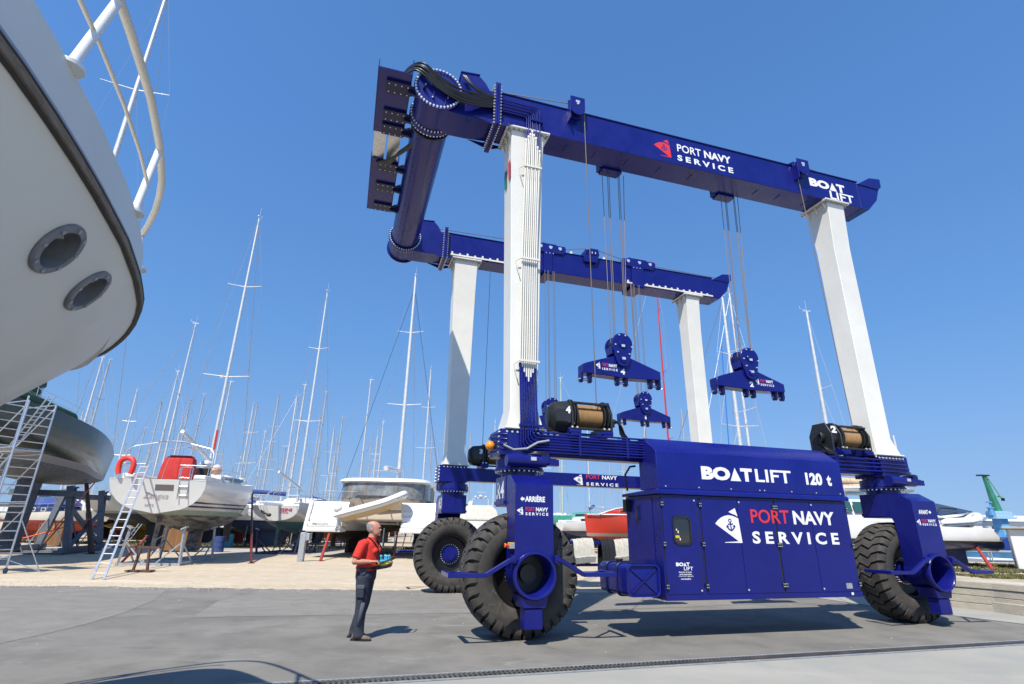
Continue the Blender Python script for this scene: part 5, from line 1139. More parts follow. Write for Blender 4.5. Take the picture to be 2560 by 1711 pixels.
# ---- pale cream hull behind the sloop, bow to the left
cd=Vector((-.98,-.20)).normalized()
sailboat('sailboat','cream hulled yacht with overhanging bow pointing left behind the white sloop',(-29.7-cd.x*11,37.6-cd.y*11),cd,11,3.4,2.95,3.45,2.15,1.45,.1,CREAM,mat('green_grey_boot',(.25,.28,.22),.6),BLACKB,mast=16.3,mx=.54,ns=1,mr=.075,bow_rake=2.6,boom=False)
cradle('dark steel cradle under the cream hulled yacht',(-24.6,38.4),cd,3.6,2.2,1.7,STEELB,lean=.2)
# ---- blue-striped boat and a small launch
sailboat('motor_sailer','white motor sailer with a blue band and dark skirt standing behind the maroon prop',(-23.4,45.8),(.62,.78),9.5,3.0,2.05,2.4,1.28,.7,.04,GEL,GEL,BLUEA,stripe=None,mast=13.2,mx=.5,ns=1,keelL=.34,boom=False,tw=.85)
mb=MB(); 
sailboat('launch','small white launch between the sloop cradle and the blue banded motor sailer',(-26.3,50),(-.35,.94),6.2,2.3,1.75,2.05,1.05,.6,.05,GEL,GEL,NAVYB,mast=None,keelL=.4,rail=True,cat='launch',boom=False)
# ---- red bottomed cutter with navy cabin
gd=Vector((.97,-.25)).normalized()
gb,hull,hb,sh=sailboat('cutter','old cream cutter with a red bottom and navy blue cabin trunk',(-39.2,43.6),gd,10.5,3.2,2.05,2.45,1.62,.65,.25,CREAM,CREAM,REDA,mast=14.5,mx=.5,ns=1,keelL=.42,tw=.8,cabin=False,cover=None,boom=True)
mb=MB(); mb.prism([(3.0,2.0),(2.9,2.62),(6.2,2.66),(6.5,2.1)],'y',-1.1,1.1); o=mb.build('cabin_trunk',NAVYB,gb,bevel=.04)
mb=MB()
for x in (4.2,5.2):
    mb.box(x-.22,x+.22,-1.118,-1.103,2.24,2.5,0); mb.box(x-.17,x+.17,-1.125,-1.119,2.28,2.46,1)
mb.build('cabin_window',[GEL,GLASS],o,smooth=0)
mb=MB(); mb.rings([[(2.6,-1.1,2.6),(2.6,1.1,2.6),(6.4,1.1,2.7),(6.4,-1.1,2.7)],[(2.9,-.5,3.25),(2.9,.5,3.25),(5.6,.5,3.35),(5.6,-.5,3.35)]]); mb.build('canvas_cover',CANB,gb,bevel=.08)
# ---- yellow bottomed yacht
sailboat('sailboat','white yacht with a mustard yellow bottom beyond the red bottomed cutter',(-25.5,46.2),(-.98,.2),11,3.3,2.2,2.6,1.55,.75,.2,GEL,GEL,YELA,mast=14.8,mx=.5,ns=1,keelL=.36,boom=True,cover=CANB)
# ---- motor boat under a pale cover
mbt=thing('motor_boat','motor yacht under a wrinkled pale canvas cover seen over the rear tyre','motor boat',(-2.2,41.2,0),PI/2)
mb,rs=hull_mesh(9.5,3.2,2.5,2.8,1.5,.9,GEL,GEL,NAVYB,tw=.92); mb.build('hull',[GEL,GEL,NAVYB,GEL,GEL],mbt,smooth=50)
mb=MB(); mb.rings([[(-.1,-1.55,2.2),(-.1,1.55,2.2),(5.5,1.5,2.5),(5.5,-1.5,2.5)],[(.3,-1.3,2.9),(.3,1.3,2.9),(5,1.2,2.95),(5,-1.2,2.95)],[(.9,-.95,3.3),(.9,.95,3.3),(4.4,.9,3.4),(4.4,-.9,3.4)]]); mb.build('canvas_cover',CANW,mbt,bevel=.1,seg=2)
mb=MB(); mb.tube([(1.2,-.62,3.2),(1.4,-.6,3.72),(1.45,-.4,3.84),(1.45,.4,3.84),(1.4,.6,3.72),(1.2,.62,3.2)],.035,8); mb.build('radar_arch',GALV,mbt,smooth=60)
mb=MB(); mb.ball((1.4,0,3.98),(.14,.14,.1)); mb.ball((1.4,.4,3.93),(.08,.08,.08)); mb.ball((1.4,-.4,3.93),(.08,.08,.08)); mb.ball((1.5,.75,3.35),(.22,.22,.28)); mb.build('radar_dome',GEL,mbt)
mb=MB(); mb.box(1.5,6.5,-.2,.2,0,1.1); mb.build('keel',NAVYB,mbt)
# ---- red yacht, small white boat, green boat between the wheels
rb,hull,hb,sh=sailboat('sailboat','bright red yacht with a red mast between rear tyre and engine house',(16.9,49.5),(-1,-.02),10.2,3.3,2.95,2.98,1.15,.6,.1,REDB,mat('grey_boot',(.30,.26,.22),.6),REDA,transom=REDB,mast=28,mx=.21,ns=3,deckm=REDB,bow_rake=.25,boom=True,keelL=.16,mm=mat('red_mast',(.55,.03,.04),.4))
mb=MB()
for s in (-1,1): mb.tube([(10.1-10.0*q,s*(hb(1-q)*1.0+.01),sh(1-q)-.02) for q in (.01,.1,.2,.35,.5,.65,.8,.98)],.05,6)
mb.build('white_sheer_stripe',GEL,rb)
mb=MB(); mb.prism([(9.0,2.95),(7.6,3.40),(6.0,3.65),(3,3.8),(2,3.8),(2,2.9)],'y',-.95,.95); dh=mb.build('deckhouse',REDB,rb,bevel=.05)
mb=MB(); mb.tube([(9.0,.93,2.99),(7.6,.93,3.44),(6.0,.93,3.69),(3,.93,3.83)],.05,6); mb.build('white_roof_trim',GEL,dh)
mb=MB()
for q in ([(7.3,3.15),(6.9,3.38),(6.1,3.52),(6.0,3.2)],[(5.2,3.15),(5.2,3.5),(4.6,3.55),(4.5,3.15)]): mb.prism(q,'y',.945,.965)
mb.build('cabin_window',GLASS,dh,smooth=0)
sailboat('launch','small white launch with a navy bottom beside the red yacht bow',(4.9,53.2),(.9,.44),5.2,1.9,2.28,2.5,1.42,.85,.3,GEL,NAVYB,NAVYB,mast=None,rail=False,cat='launch',boom=False,keelL=.4)
sailboat('fishing_boat','green fishing boat with a white band and round ports behind the rear tyre',(3.9,56.5),(.96,-.28),8,2.6,2.75,2.95,1.95,.9,.1,mat('green_hull',(.05,.30,.22),.4),GEL,BLACKB,mast=17.3,mx=.2,ns=1,rail=False,cat='fishing boat',boom=False,keelL=.45,deckm=MATS['green_hull'],mm=mat('pale_green_mast',(.50,.66,.55),.4))
# ---- big green yacht on a stand at the left
gdir=Vector((-.33,.944)).normalized(); gp=Vector((-27.6,37.6))-gdir*20
GRN=mat('mirror_green_hull',(.010,.026,.018),.2,c2=(.022,.045,.032),scale=1.2,coat=.0,bump=.6,bscale=1.1,spec=.30)
gy,hull,hb,sh=sailboat('sailing_yacht','large glossy dark green yacht high on a steel stand behind the scaffold tower',gp,gdir,20,4.1,6.5,5.95,4.22,3.45,.30,GRN,mat('warm_grey_boot',(.36,.33,.31),.6),GREYP,mast=35.3,mx=.37,ns=2,mr=.16,spr=1.9,bow_rake=1.2,keelL=.12,boom=True,tw=.8,bexp=.9,cover=CANG)
mb=MB(); mb.rings([[(4.9,-.5,7.6),(4.9,.5,7.6),(7.2,.4,7.8),(7.2,-.4,7.8)],[(5.1,-.3,8.4),(5.1,.3,8.4),(7.1,.3,8.8),(7.1,-.3,8.8)]]); mb.build('sail_cover',CANG,gy,bevel=.12,seg=2)
mb=MB(); mb.prism([(1,6.4),(1,6.65),(7,6.65),(7.5,6.4)],'y',-2.0,2.0); mb.build('dark_tarpaulin',CANG,gy,bevel=.08)
cs=cradle('blue grey steel stand under the dark green yacht',(-25.0,31.2),gdir,5.2,3.0,3.3,STEELB,lean=.35)
mb=MB(); mb.bar((-3.2,-1.5,.22),(3.2,-1.5,.22),.2,.25); mb.bar((-3.2,1.5,.22),(3.2,1.5,.22),.2,.25); mb.bar((-2.4,-1.6,3.0),(-2.4,1.6,3.0),.25,.3); mb.bar((2.4,-1.4,3.0),(2.4,1.4,3.0),.25,.3); mb.bar((2.35,-1.5,.2),(2.3,-.9,3.4),.28,.28); mb.bar((-2.35,-1.5,.2),(-2.3,-.9,3.4),.28,.28); mb.bar((2.35,1.5,.2),(2.3,.9,3.4),.28,.28); mb.bar((-2.3,-1.5,.3),(2.2,-1.2,2.2),.15,.2); mb.bar((2.3,-1.5,.3),(-2.2,-1.2,2.2),.15,.2); mb.build('main_frame',STEELB,cs)
prop_post('thick rusty brown prop leaning against the dark green yacht',(-25.6,33.2,3.75),(-22.15,30.4,0),RUST,.11)
for lab,a,b in (('orange lashing strap tied up to the dark green yacht',(-24.6,32.6,3.9),(-25.7,31.6,.9)),('orange lashing strap tied across to the rusty prop',(-23.4,31.3,1.75),(-26.6,30.4,.55))):
    o=thing('lashing_strap',lab,'strap',b); mb=MB(); d=Vector(a)-Vector(b); mb.tube([(0,0,0),d*.5+Vector((0,0,-.06)),d],.035,6); mb.ball((d*.12),(.09,.09,.12),8,6); mb.build('strap',ORANGE,o,smooth=60)
# ---- scaffold tower
sf=thing('scaffold_tower','aluminium scaffold tower with ladders standing beside the dark green yacht','scaffold',(-17.5,18.9,0),R(-22))
mb=MB(); w2,l2=.42,.95
for a in (-1,1):
    for b in (-1,1):
        mb.tube([(a*l2,b*w2,.12),(a*l2,b*w2,6.1 if a<0 else 5.6)],.032,8)
for a in (-1,1):
    z=.45
    while z<(5.95 if a<0 else 5.5): mb.tube([(a*l2,-w2,z),(a*l2,w2,z)],.022,6); z+=.29
mb.build('end_frame',ALU,sf,smooth=60)
mb=MB()
for b in (-1,1):
    for k in range(3):
        z=.5+1.75*k; mb.tube([(-l2,b*w2,z),(l2,b*w2,z+1.5)],.022,6); mb.tube([(-l2,b*w2,z+1.6),(l2,b*w2,z+1.6)],.02,6); mb.tube([(-l2,b*w2,z),(l2,b*w2,z)],.02,6)
for a,b in ((-1,-1),(1,-1),(1,1),(-1,1)): mb.tube([(a*l2,b*w2,1.7),(a*(l2+.45),b*(w2+.75),.03)],.02,6); mb.tube([(a*l2,b*w2,.4),(a*(l2+.45),b*(w2+.75),.05)],.016,6)
mb.build('brace',ALU,sf,smooth=60)
for z in (2.1,3.95): mb=MB(); mb.box(-l2,l2,-w2+.02,w2-.02,z,z+.05); mb.build('platform',GALV,sf,bevel=.01)
mb=MB()
for a in (-1,1):
    for b in (-1,1): mb.cyl((a*l2,b*w2-.03,.09),(a*l2,b*w2+.03,.09),.09,n=12)
mb.build('castor',BLUEA,sf)
ladder('tall aluminium ladder tied up the scaffold tower to the dark green yacht',(-18.9,18.4,0),(-18.2,20.6,6.3),.5,ALU,21,side=(.93,-.36,0))
def crate(label,p,rz,l=1.6,w=1.1,h=1.05):
    o=thing('wooden_crate',label,'crate',p,rz); mb=MB(); mb.box(-l/2,l/2,-w/2,w/2,.08,h); mb.build('panels',WOOD,o,bevel=.01); mb=MB()
    for s in (-1,1): mb.box(s*l*.4-.05,s*l*.4+.05,-w/2-.02,w/2+.02,0,.08); mb.box(s*l*.48-.03,s*l*.48+.03,-w/2-.025,-w/2,.08,h)
    mb.build('battens',TIMB,o)
crate('brown plywood crate behind the cradle of the white sloop',(-19.7,34.2,0),.3,1.9,1.1,1.35)
crate('brown plywood crate behind the stand of the dark green yacht',(-30.2,37.6,0),.25,1.4,1.2,1.45)
# ================================================================== FAR FIELD OF LAID-UP YACHTS
def far_proto(lab,top,boot,anti,L,B,zk,cover):
    t=thing('far_yacht',lab,'sailboat',(0,-80,0),0,'laid-up yachts in the rows behind')
    mb,rs=hull_mesh(L,B,2.75,3.1,1.75,1.05,top,boot,anti,rake=1.2,ns=12); mb.build('hull',[top,boot,anti,top,top],t,smooth=50)
    n=len(rs[0]); a=[(r[0][0],r[0][1]*.98,r[0][2]-.03) for r in rs]; c=[(p[0],-p[1],p[2]) for p in a]; mid=[(p[0],0,p[2]+.06) for p in a]
    mb=MB(); mb.rings([a,mid,c],caps=False,closed=False); mb.rings([[(L*.3,-B*.28,2.8),(L*.3,B*.28,2.8),(L*.72,B*.2,2.95),(L*.72,-B*.2,2.95)],[(L*.33,-B*.24,3.3),(L*.33,B*.24,3.3),(L*.62,B*.16,3.35),(L*.62,-B*.16,3.35)]]); mb.build('deck',DECK,t)
    mb=MB(); mb.prism([(L*.38,zk),(L*.55,zk),(L*.6,1.3),(L*.38,1.3)],'y',-.14,.14); mb.build('keel',anti,t)
    mb=MB(); x=L*.54; mb.tube([(x,0,0),(x,0,10.)],[.085,.06],7); mb.tube([(x,0,10),(x,0,10.35)],.012,4); mb.tube([(x-.25,0,10.03),(x+.15,0,10.03)],.025,4)
    for z,h in ((4.2,.85),(7.1,.62)): mb.tube([(x,-h,z+.05),(x,0,z),(x,h,z+.05)],.02,5)
    o=mb.build('mast',MASTM if random.random()<.6 else MASTD,t,smooth=60); o.location=(0,0,2.9)
    mb=MB()
    for s in (-1,1): mb.tube([(x-.1,s*B*.45,-.1),(x,s*.85,4.25),(x,s*.62,7.15),(x,0,9.95)],.007,4)
    mb.tube([(L*.97,0,.1),(x,0,9.9)],.012,4); mb.tube([(.1,0,0),(x,0,9.95)],.007,4); o=mb.build('rigging',GALV,t,smooth=0); o.location=(0,0,2.9)
    if cover:
        mb=MB(); mb.tube([(x-.2,0,3.9),(x-L*.33,0,4.05)],.16,8); mb.build('boom_cover',cover,t,smooth=60)
    mb=MB()
    for a_ in (.3,.62):
        for s in (-1,1): mb.tube([(L*a_,s*B*.46,0),(L*a_,s*B*.36,1.5)],.05,5)
    mb.build('stand_legs',STEELB,t); t['mxx']=x
    return t
protos=[far_proto('far white yacht with a navy bottom laid up in the rows behind',GEL,NAVYB,BLUEA,10,3.2,.05,CANB),
 far_proto('far white yacht with a black bottom laid up in the rows behind',GEL,GEL,BLACKB,9,3.0,.05,None),
 far_proto('far cream yacht with a red bottom laid up in the rows behind',CREAM,CREAM,REDA,11,3.3,.05,CANW),
 far_proto('far navy yacht with a dark bottom laid up in the rows behind',NAVYB,GEL,BLACKB,10,3.1,.05,CANB),
 far_proto('far white yacht with a green bottom laid up in the rows behind',GEL,PALEG,TEAL,9.5,3.1,.05,CANG)]
used=set()
def far(mx_,my_,Htop,k,rz):
    p=protos[k]; x=p['mxx']; px=mx_-x*math.cos(rz); py=my_-x*math.sin(rz)
    if k not in used: used.add(k); t=p; t.location=(px,py,0); t.rotation_euler=(0,0,rz)
    else: t=dup(p,(px,py,0),rz)
    s=(Htop-2.9)/10.
    for c in t.children:
        if c.name.startswith(('mast','rigging')): c.scale=(1,1,s)
random.seed(11)
LIST=[(-17.4,43.5,12.8),(-17.4,48.7,13.5),(-19.4,60.7,13.5),(-12.6,46,14.0),(-20.8,79.9,13.5),(-7.2,45.5,15),(-7.1,57.6,13.5),(-10.6,72.2,13.5),(-30.5,66,12.5),(-36,79,12),(-43,86,11.6),(-35.,44.2,14.9),(-36.8,54.9,13.5),(-38.2,61.3,13.5),(-31,52.4,13.9),(-27.,49.5,14.5),(-49,71.1,13.5),(-25.3,52,13.0),(9.1,62.3,13.5),(17.3,52.7,13.5),(13.0,28.9,15.2),(11.9,64,12.8),(19.9,95.8,13.5),(-14,58,12.5),(-4.9,66,12.6)]
for i,(x,y,h) in enumerate(LIST):
    k=i%5; far(x,y,h,k,random.choice((PI/2,PI/2,-PI/2,.1,PI+.2))+random.uniform(-.2,.2))
for row,(y0,n,xa,xb) in enumerate(((54,6,-44,-15),(66,9,-60,2),(78,10,-75,14),(92,12,-92,22),(108,13,-110,22),(60,3,-2,14))):
    for i in range(n):
        x=xa+(xb-xa)*(i+random.uniform(.2,.8))/n; far(x,y0+random.uniform(-2,2),random.uniform(10.5,14.8)+(1.5 if row>2 else 0),random.randrange(5),random.choice((PI/2,-PI/2))+random.uniform(-.25,.25))
# tall yacht mast behind engine house with blue halyard
o=thing('sailboat','tall yacht whose mast and blue halyard rise behind the engine house','sailboat',(11.6,26.2,0),R(100))
mb,rs=hull_mesh(11,3.4,2.7,3.1,1.7,1.0,GEL,GEL,BLUEA); mb.build('hull',[GEL,GEL,BLUEA,GEL,GEL],o,smooth=50); rig(o,.4,2.9,13.9,3.4,2,r=.10,fore=(10.5,3.0),aft=None)
mb=MB(); mb.tube([(.3,.45,11.0),(.2,.75,6.),(.2,.95,3.)],.028,6); mb.build('blue_halyard',mat('blue_rope',(.02,.15,.55),.6),o)
mb=MB(); mb.prism([(4.2,.05),(6.0,.05),(6.4,1.2),(4.2,1.2)],'y',-.15,.15); mb.build('keel',BLUEA,o)
# low clutter under the boats: trestles, barrels, ladders
def barrel(x,y,m,lab):
    o=thing('barrel',lab,'barrel',(x,y,0)); mb=MB(); mb.cyl((0,0,0),(0,0,.9),.29,n=16); mb.cyl((0,0,.3),(0,0,.33),.305,n=16); mb.cyl((0,0,.6),(0,0,.63),.305,n=16); mb.build('drum',m,o)
barrel(-14.9,41.3,CREAM,'cream barrel with a red lid under the yacht lettered GINI'); barrel(-20.6,41.8,MATS['cyan_plastic'],'turquoise tub in the grass beside the blue banded motor sailer'); barrel(-17.6,34.6,CANB,'blue barrel beside the crate behind the white sloop')
ladder('short step ladder under the catamaran bridge deck',(-6.9,41.5,0),(-6.6,42.2,2.3),.45,ALU,8)
ladder('dark wooden ladder standing behind the cradle of the white sloop',(-17.1,43,0),(-16.9,44,2.4),.4,TIMB,8)
ladder('small ladder by the white launch stern behind the rusty prop',(-28.5,42.2,0),(-28.1,43.2,1.9),.4,ALU,7)
# gull
g_=thing('gull','white gull flying beside the mast of the white sloop','gull',(-22.5,40,12.4)); mb=MB()
rr=[(-.25,.02),(-.1,.07),(.08,.08),(.2,.04),(.28,.005)]
mb.rings([[(x,r*math.cos(2*PI*i/8),r*math.sin(2*PI*i/8)) for i in range(8)] for x,r in rr]); 
for s in (-1,1): mb.add([(.12,s*.05,.03),(-.06,s*.05,.03),(-.08,s*.35,.20),(-.12,s*.66,.10),(-.04,s*.68,.11),(.08,s*.36,.22),(.12,s*.05,.05),(-.06,s*.05,.05)],[(0,1,2,5),(5,2,3,4),(6,5,2,7)])
mb.build('body',GEL,g_)
# ================================================================== RIGHT SIDE, HARBOUR
mc=thing('motor_catamaran','white cruising catamaran with navy bottom on the terrace behind the front right tyre','catamaran',(18.5,24.0,.79),R(181)); mc.scale=(.83,.83,.83)  # laid out for a farther depth, then scaled down about the camera
for yc in (2.2,-2.2):
    mb,rs=hull_mesh(12,2.0,1.5,2.1,.82,.15,GEL,BLACKB,NAVYB,tr=-1.1,rake=.6,tw=.9,full=3.2,sternlift=-.4); mb.v=[(x,y+yc,z) for x,y,z in mb.v]; mb.build('hull',[GEL,BLACKB,NAVYB,GEL,GEL],mc,smooth=50)
    mb=MB(); mb.box(.8,1.9,yc-.12,yc+.12,-.235,.6); mb.build('skeg',NAVYB,mc); 
    mb=MB()
    for i in range(4): mb.tube([(-.55+.22*i,yc+.5 if yc>0 else yc-.2,1.05+.25*i),(-.55+.22*i,yc+.9 if yc>0 else yc+.2,1.05+.25*i)],.015,5)
    mb.build('stern_ladder',CHROME,mc)
mb=MB(); mb.box(.6,11,-2.2,2.2,1.0,1.62); mb.build('bridge_deck',GEL,mc,bevel=.1)
mb=MB(); mb.rings([[(3.2,-2.2,1.6),(3.2,2.2,1.6),(9.6,2.0,1.8),(9.6,-2.0,1.8)],[(3.5,-2.0,2.75),(3.5,2.0,2.75),(7.2,1.7,2.75),(7.2,-1.7,2.75)]]); s_=mb.build('deckhouse',GEL,mc,bevel=.12,seg=2)
mb=MB(); 
for a,b in ((3.75,4.6),(4.7,5.6),(5.7,6.7)): mb.add([(a,2.09,2.15),(b,2.09,2.15),(b,1.98,2.62),(a,1.98,2.62)],[(0,1,2,3)])
for v in range(len(mb.v)): mb.v[v]=(mb.v[v][0],mb.v[v][1]+.03,mb.v[v][2])
mb.build('deckhouse_window',mat('green_glass',(.03,.10,.10),.1),s_,smooth=0)
mb=MB(); rr=[]
for z,k in ((3.15,.80),(3.22,.98),(3.30,1.),(3.38,.9),(3.42,.6)): rr.append([(3.9+2.7*k*math.cos(q),2.0*k*math.sin(q),z+(.0)) for q in [2*PI*i/36 for i in range(36)]])
mb.rings(rr); mb.build('hardtop',GEL,mc,smooth=60)
mb=MB(); 
for x,y in ((2.2,1.3),(2.2,-1.3),(5.4,1.3),(5.4,-1.3)): mb.tube([(x,y,1.9),(x,y,3.2)],.04,6)
mb.build('hardtop_post',ALU,mc)
mb=MB(); mb.tube([(8.6,0,3.9),(3.6,0,3.75)],.18,8); mb.tube([(6.6,.1,3.35),(2.2,.2,3.6)],.12,8); mb.build('furled_sail',mat('beige_sailcover',(.55,.42,.28),.85),mc,smooth=60)
rig(mc,4.9,2.7,13.5,4.5,1,r=.1,fore=None,aft=None,spr=.6)
mb=MB(); mb.tube([(1.9,.9,1.9),(1.98,.9,6.1)],[.06,.05],8); mb.ball((2.2,.9,4.55),(.22,.22,.11)); mb.build('radar_mast',MASTM,mc,smooth=60)
mb=MB(); mb.obox((.2,.3,2.45),1.7,2.6,.04,(-.22,.12,0)); mb.build('solar_panel',SOLAR,mc,smooth=0)
mb=MB(); 
for y in (1.2,-.8): mb.tube([(1.2,y,1.9),(.6,y,2.45),(-.2,y,2.4)],.035,6)
mb.build('davit',BLACK,mc)
dinghy('grey banded inflatable dinghy on the davits of the white catamaran at the right',(18.2,22.6,2.05),R(2),.05,engine=False,L=1.9).scale=(1,.62,.85)
prop_post('red prop under the stern of the white catamaran at the right',(18.2,22.0,.9),(17.25,20.3,0),REDST,.05)
for o in [q for q in bpy.data.objects if q.get('label')=='red prop under the stern of the white catamaran at the right']: o.location.z=.6
# white rendered block at the frame edge
o=thing('white_block','white rendered utility block with a concrete cap at the right edge','utility block',(18.45,20.6,.58),R(-40)); mb=MB(); mb.box(0,6,-.2,2.4,0,1.42); mb.build('body',RENDERW,o,bevel=.02); mb=MB(); mb.box(-.18,6.2,-.38,2.6,1.42,1.50); mb.build('cap',CONC,o,bevel=.02); mb=MB(); mb.box(.9,1.0,.3,.4,1.5,1.72); mb.build('vent',REDST,o)
# bicycle
bk=thing('bicycle','small yellow bicycle parked by the white catamaran skeg','bicycle',(17.6,23.6,.6),R(20))
for x in (-.5,.5):
    mb=MB(); mb.tube([(x+.32*math.cos(2*PI*i/24),0,.34+.32*math.sin(2*PI*i/24)) for i in range(25)],.02,6); mb.build('wheel',BLACK,bk)
mb=MB()
for a,b in (((-.5,.34),(-.1,.34)),((-.1,.34),(.35,.8)),((-.2,.85),(-.1,.34)),((-.2,.8),(.35,.8)),((-.2,.8),(-.5,.34)),((.35,.95),(.5,.34))): mb.tube([(a[0],0,a[1]),(b[0],0,b[1])],.025,6)
mb.build('frame',YEL,bk); mb=MB(); mb.tube([(.33,-.25,1.0),(.35,0,.97),(.33,.25,1.0)],.015,6); mb.build('handlebar',BLACK,bk); mb=MB(); mb.ball((-.21,0,.9),(.13,.08,.04)); mb.build('saddle',BLACK,bk)
# workboat moored at the quay
wb=thing('work_boat','blue and white workboat with a lattice frame moored at the quay','work boat',(20.8,27.9,-1.25),R(-4)); mb,rs=hull_mesh(8,2.6,1.25,1.5,.3,-.1,GEL,CANB,CANB,tw=.9); mb.build('hull',[GEL,CANB,CANB,GEL,GEL],wb,smooth=50)
mb=MB()
for x in (1,2.2,3.4,5,6.4): mb.tube([(x,-.9,1.2),(x,-.9,2.3)],.03,5); mb.tube([(x,.9,1.2),(x,.9,2.3)],.03,5); mb.tube([(x,-.9,2.3),(x+1,.9,1.4)],.025,5)
mb.tube([(.5,-.9,2.3),(7,-.9,2.3)],.03,5); mb.tube([(.5,.9,2.3),(7,.9,2.3)],.03,5); mb.tube([(5,0,1.3),(8.5,0,2.9)],.05,5); mb.build('lattice_frame',GALV,wb); mb=MB(); mb.box(2,3.4,-.6,.6,1.2,2.0); mb.build('wheelhouse',GEL,wb,bevel=.05)
# port crane, ship and warehouse across the harbour
cr=thing('port_crane','tall green and blue quay crane across the harbour','crane',(140,158,.0),R(8))
mb=MB(); mb.rings([[(-2.2,-2.2,0),(2.2,-2.2,0),(2.2,2.2,0),(-2.2,2.2,0)],[(-1.3,-1.3,3.5),(1.3,-1.3,3.5),(1.3,1.3,3.5),(-1.3,1.3,3.5)],[(-1.2,-1.2,6.6),(1.2,-1.2,6.6),(1.2,1.2,6.6),(-1.2,1.2,6.6)]]); mb.box(-3.2,-2.2,-2.6,2.6,0,.8); mb.box(2.2,3.2,-2.6,2.6,0,.8); mb.build('pedestal',CRB,cr)
mb=MB(); mb.box(-3.4,3.2,-2.2,2.2,6.6,7.1); mb.box(-2.6,1.6,-1.5,1.5,7.1,8.7); mb.box(1.7,3.0,-1.4,-.2,7.1,8.6)
for x in (-3.3,-2.2,-1.1,0,1.1,2.2,3.1): mb.box(x-.04,x+.04,-2.2,-2.12,7.1,8.1)
mb.box(-3.3,3.1,-2.2,-2.12,8.04,8.12); mb.build('slewing_house',mat('pale_blue_paint',(.35,.55,.72),.5),cr)
mb=MB(); mb.rings([[(-.8,-.8,8.6),(.95,-.8,8.6),(.95,.8,8.6),(-.8,.8,8.6)],[(-1.3,-.5,14),(-.1,-.5,14),(-.1,.5,14),(-1.3,.5,14)],[(-1.7,-.35,18.4),(-.95,-.35,18.4),(-.95,.35,18.4),(-1.7,.35,18.4)]]); mb.build('tower',CRG,cr)
mb=MB()
for k in range(6): mb.bar((-1.0+.48*k,-.5,18.2-.95*k),(-.52+.48*k,-.5,17.25-.95*k),.2,.18); mb.bar((-1.2+.42*k,-.5,17.7-.95*k),(-.9+.48*k,-.5,17.6-.95*k),.14,.14)
mb.bar((.2,0,13.0),(2.8,-.5,12.5),.4,.4); mb.build('jib',mat('pale_crane_green',(.16,.42,.25),.5),cr)
mb=MB(); mb.box(-3.4,-.1,-.6,.6,18.4,18.8); mb.box(2.6,3.2,-.3,.3,11.6,12.4); mb.build('head_sheaves',BLACK,cr)
mb=MB(); mb.tube([(-3.2,-1.2,8.6),(-3.3,-1.2,11)],.2,6); mb.box(-4.2,-2.6,-1.6,-.6,9.4,9.7); mb.box(-4.0,-2.8,-1.6,-.6,10.9,11.2); mb.box(-3.9,-3.0,-1.5,-.7,7.5,9.4); mb.build('access_platform',CRB,cr)
wh=thing('warehouse','long white warehouse on the far quay with small square windows','warehouse',(141,166,0)); mb=MB(); mb.box(-4,190,0,40,0,6.2); mb.build('wall',RENDERW,wh); mb=MB(); mb.prism([(-1.,6.2),(20,8.6),(41,6.2)],'x',-5,191); mb.build('roof',mat('white_roof_sheet',(.78,.78,.78),.5),wh)
mb=MB()
for i in range(22): mb.box(3+i*8,3.9+i*8,-.03,0,4.0,4.8)
mb.build('window',BLACK,wh,smooth=0); mb=MB(); mb.box(-2,3.5,-.4,0,.1,2.6); mb.build('loading_door',BLACK,wh,smooth=0)
bg_=thing('barge','low navy blue barge moored under the port crane','barge',(128,147,-1.3)); mb=MB(); mb.rings([[(-9,-2.5,0),(26,-2.5,0),(26,2.5,0),(-9,2.5,0)],[(-10.5,-3,3.0),(28,-3,3.0),(28,3,3.0),(-10.5,3,3.0)]]); mb.build('hull',mat('barge_blue',(.03,.06,.28),.5),bg_,bevel=.1); mb=MB(); mb.box(-8,-3,-2,2,3,4.2); mb.box(4,12,-1.5,1.5,3.,3.6); mb.build('deck_cargo',CRB,bg_); mb=MB(); mb.box(13,20,-1.5,1.5,3,4.6); mb.build('wheelhouse',GEL,bg_)
# webbing slings
def sling(label,a,b,w0,w1,yaw):
    t=thing('lifting_sling',label,'sling',tuple(b)); A=Vector(a)-Vector(b); mb=MB(); rr=[]
    n=18
    for i in range(n+1):
        q=i/n; c=A*(1-q); ang=yaw+(0 if q>.25 else (1-q/.25)*1.1); w=w0+(w1-w0)*min(1,q/.3); u=Vector((math.cos(ang),math.sin(ang),0)); v=Vector((-u.y,u.x,0))*.012
        rr.append([tuple(c+u*w/2+v),tuple(c-u*w/2+v),tuple(c-u*w/2-v),tuple(c+u*w/2-v)])
    mb.rings(rr); mb.build('web',WEB,t,smooth=40)
sling('long pale webbing sling hanging straight down from lifting bar 1',W(6.24,WD-.46,5.02),W(6.10,WD-.46,1.35),.10,.23,YAW)
rk=thing('sling_rack','low navy sling rack standing between the rear tyres','rack',tuple(W(5.0,7.0)),YAW); mb=MB(); mb.box(-2.1,2.1,-.06,.06,1.26,1.36); mb.box(-2.1,2.1,-.06,.06,.62,.70); 
for x in (-2.0,2.0): mb.box(x-.05,x+.05,-.06,.06,0,1.26); mb.box(x-.05,x+.05,-.6,.6,0,.08)
mb.build('frame',NAVY,rk,bevel=.005)
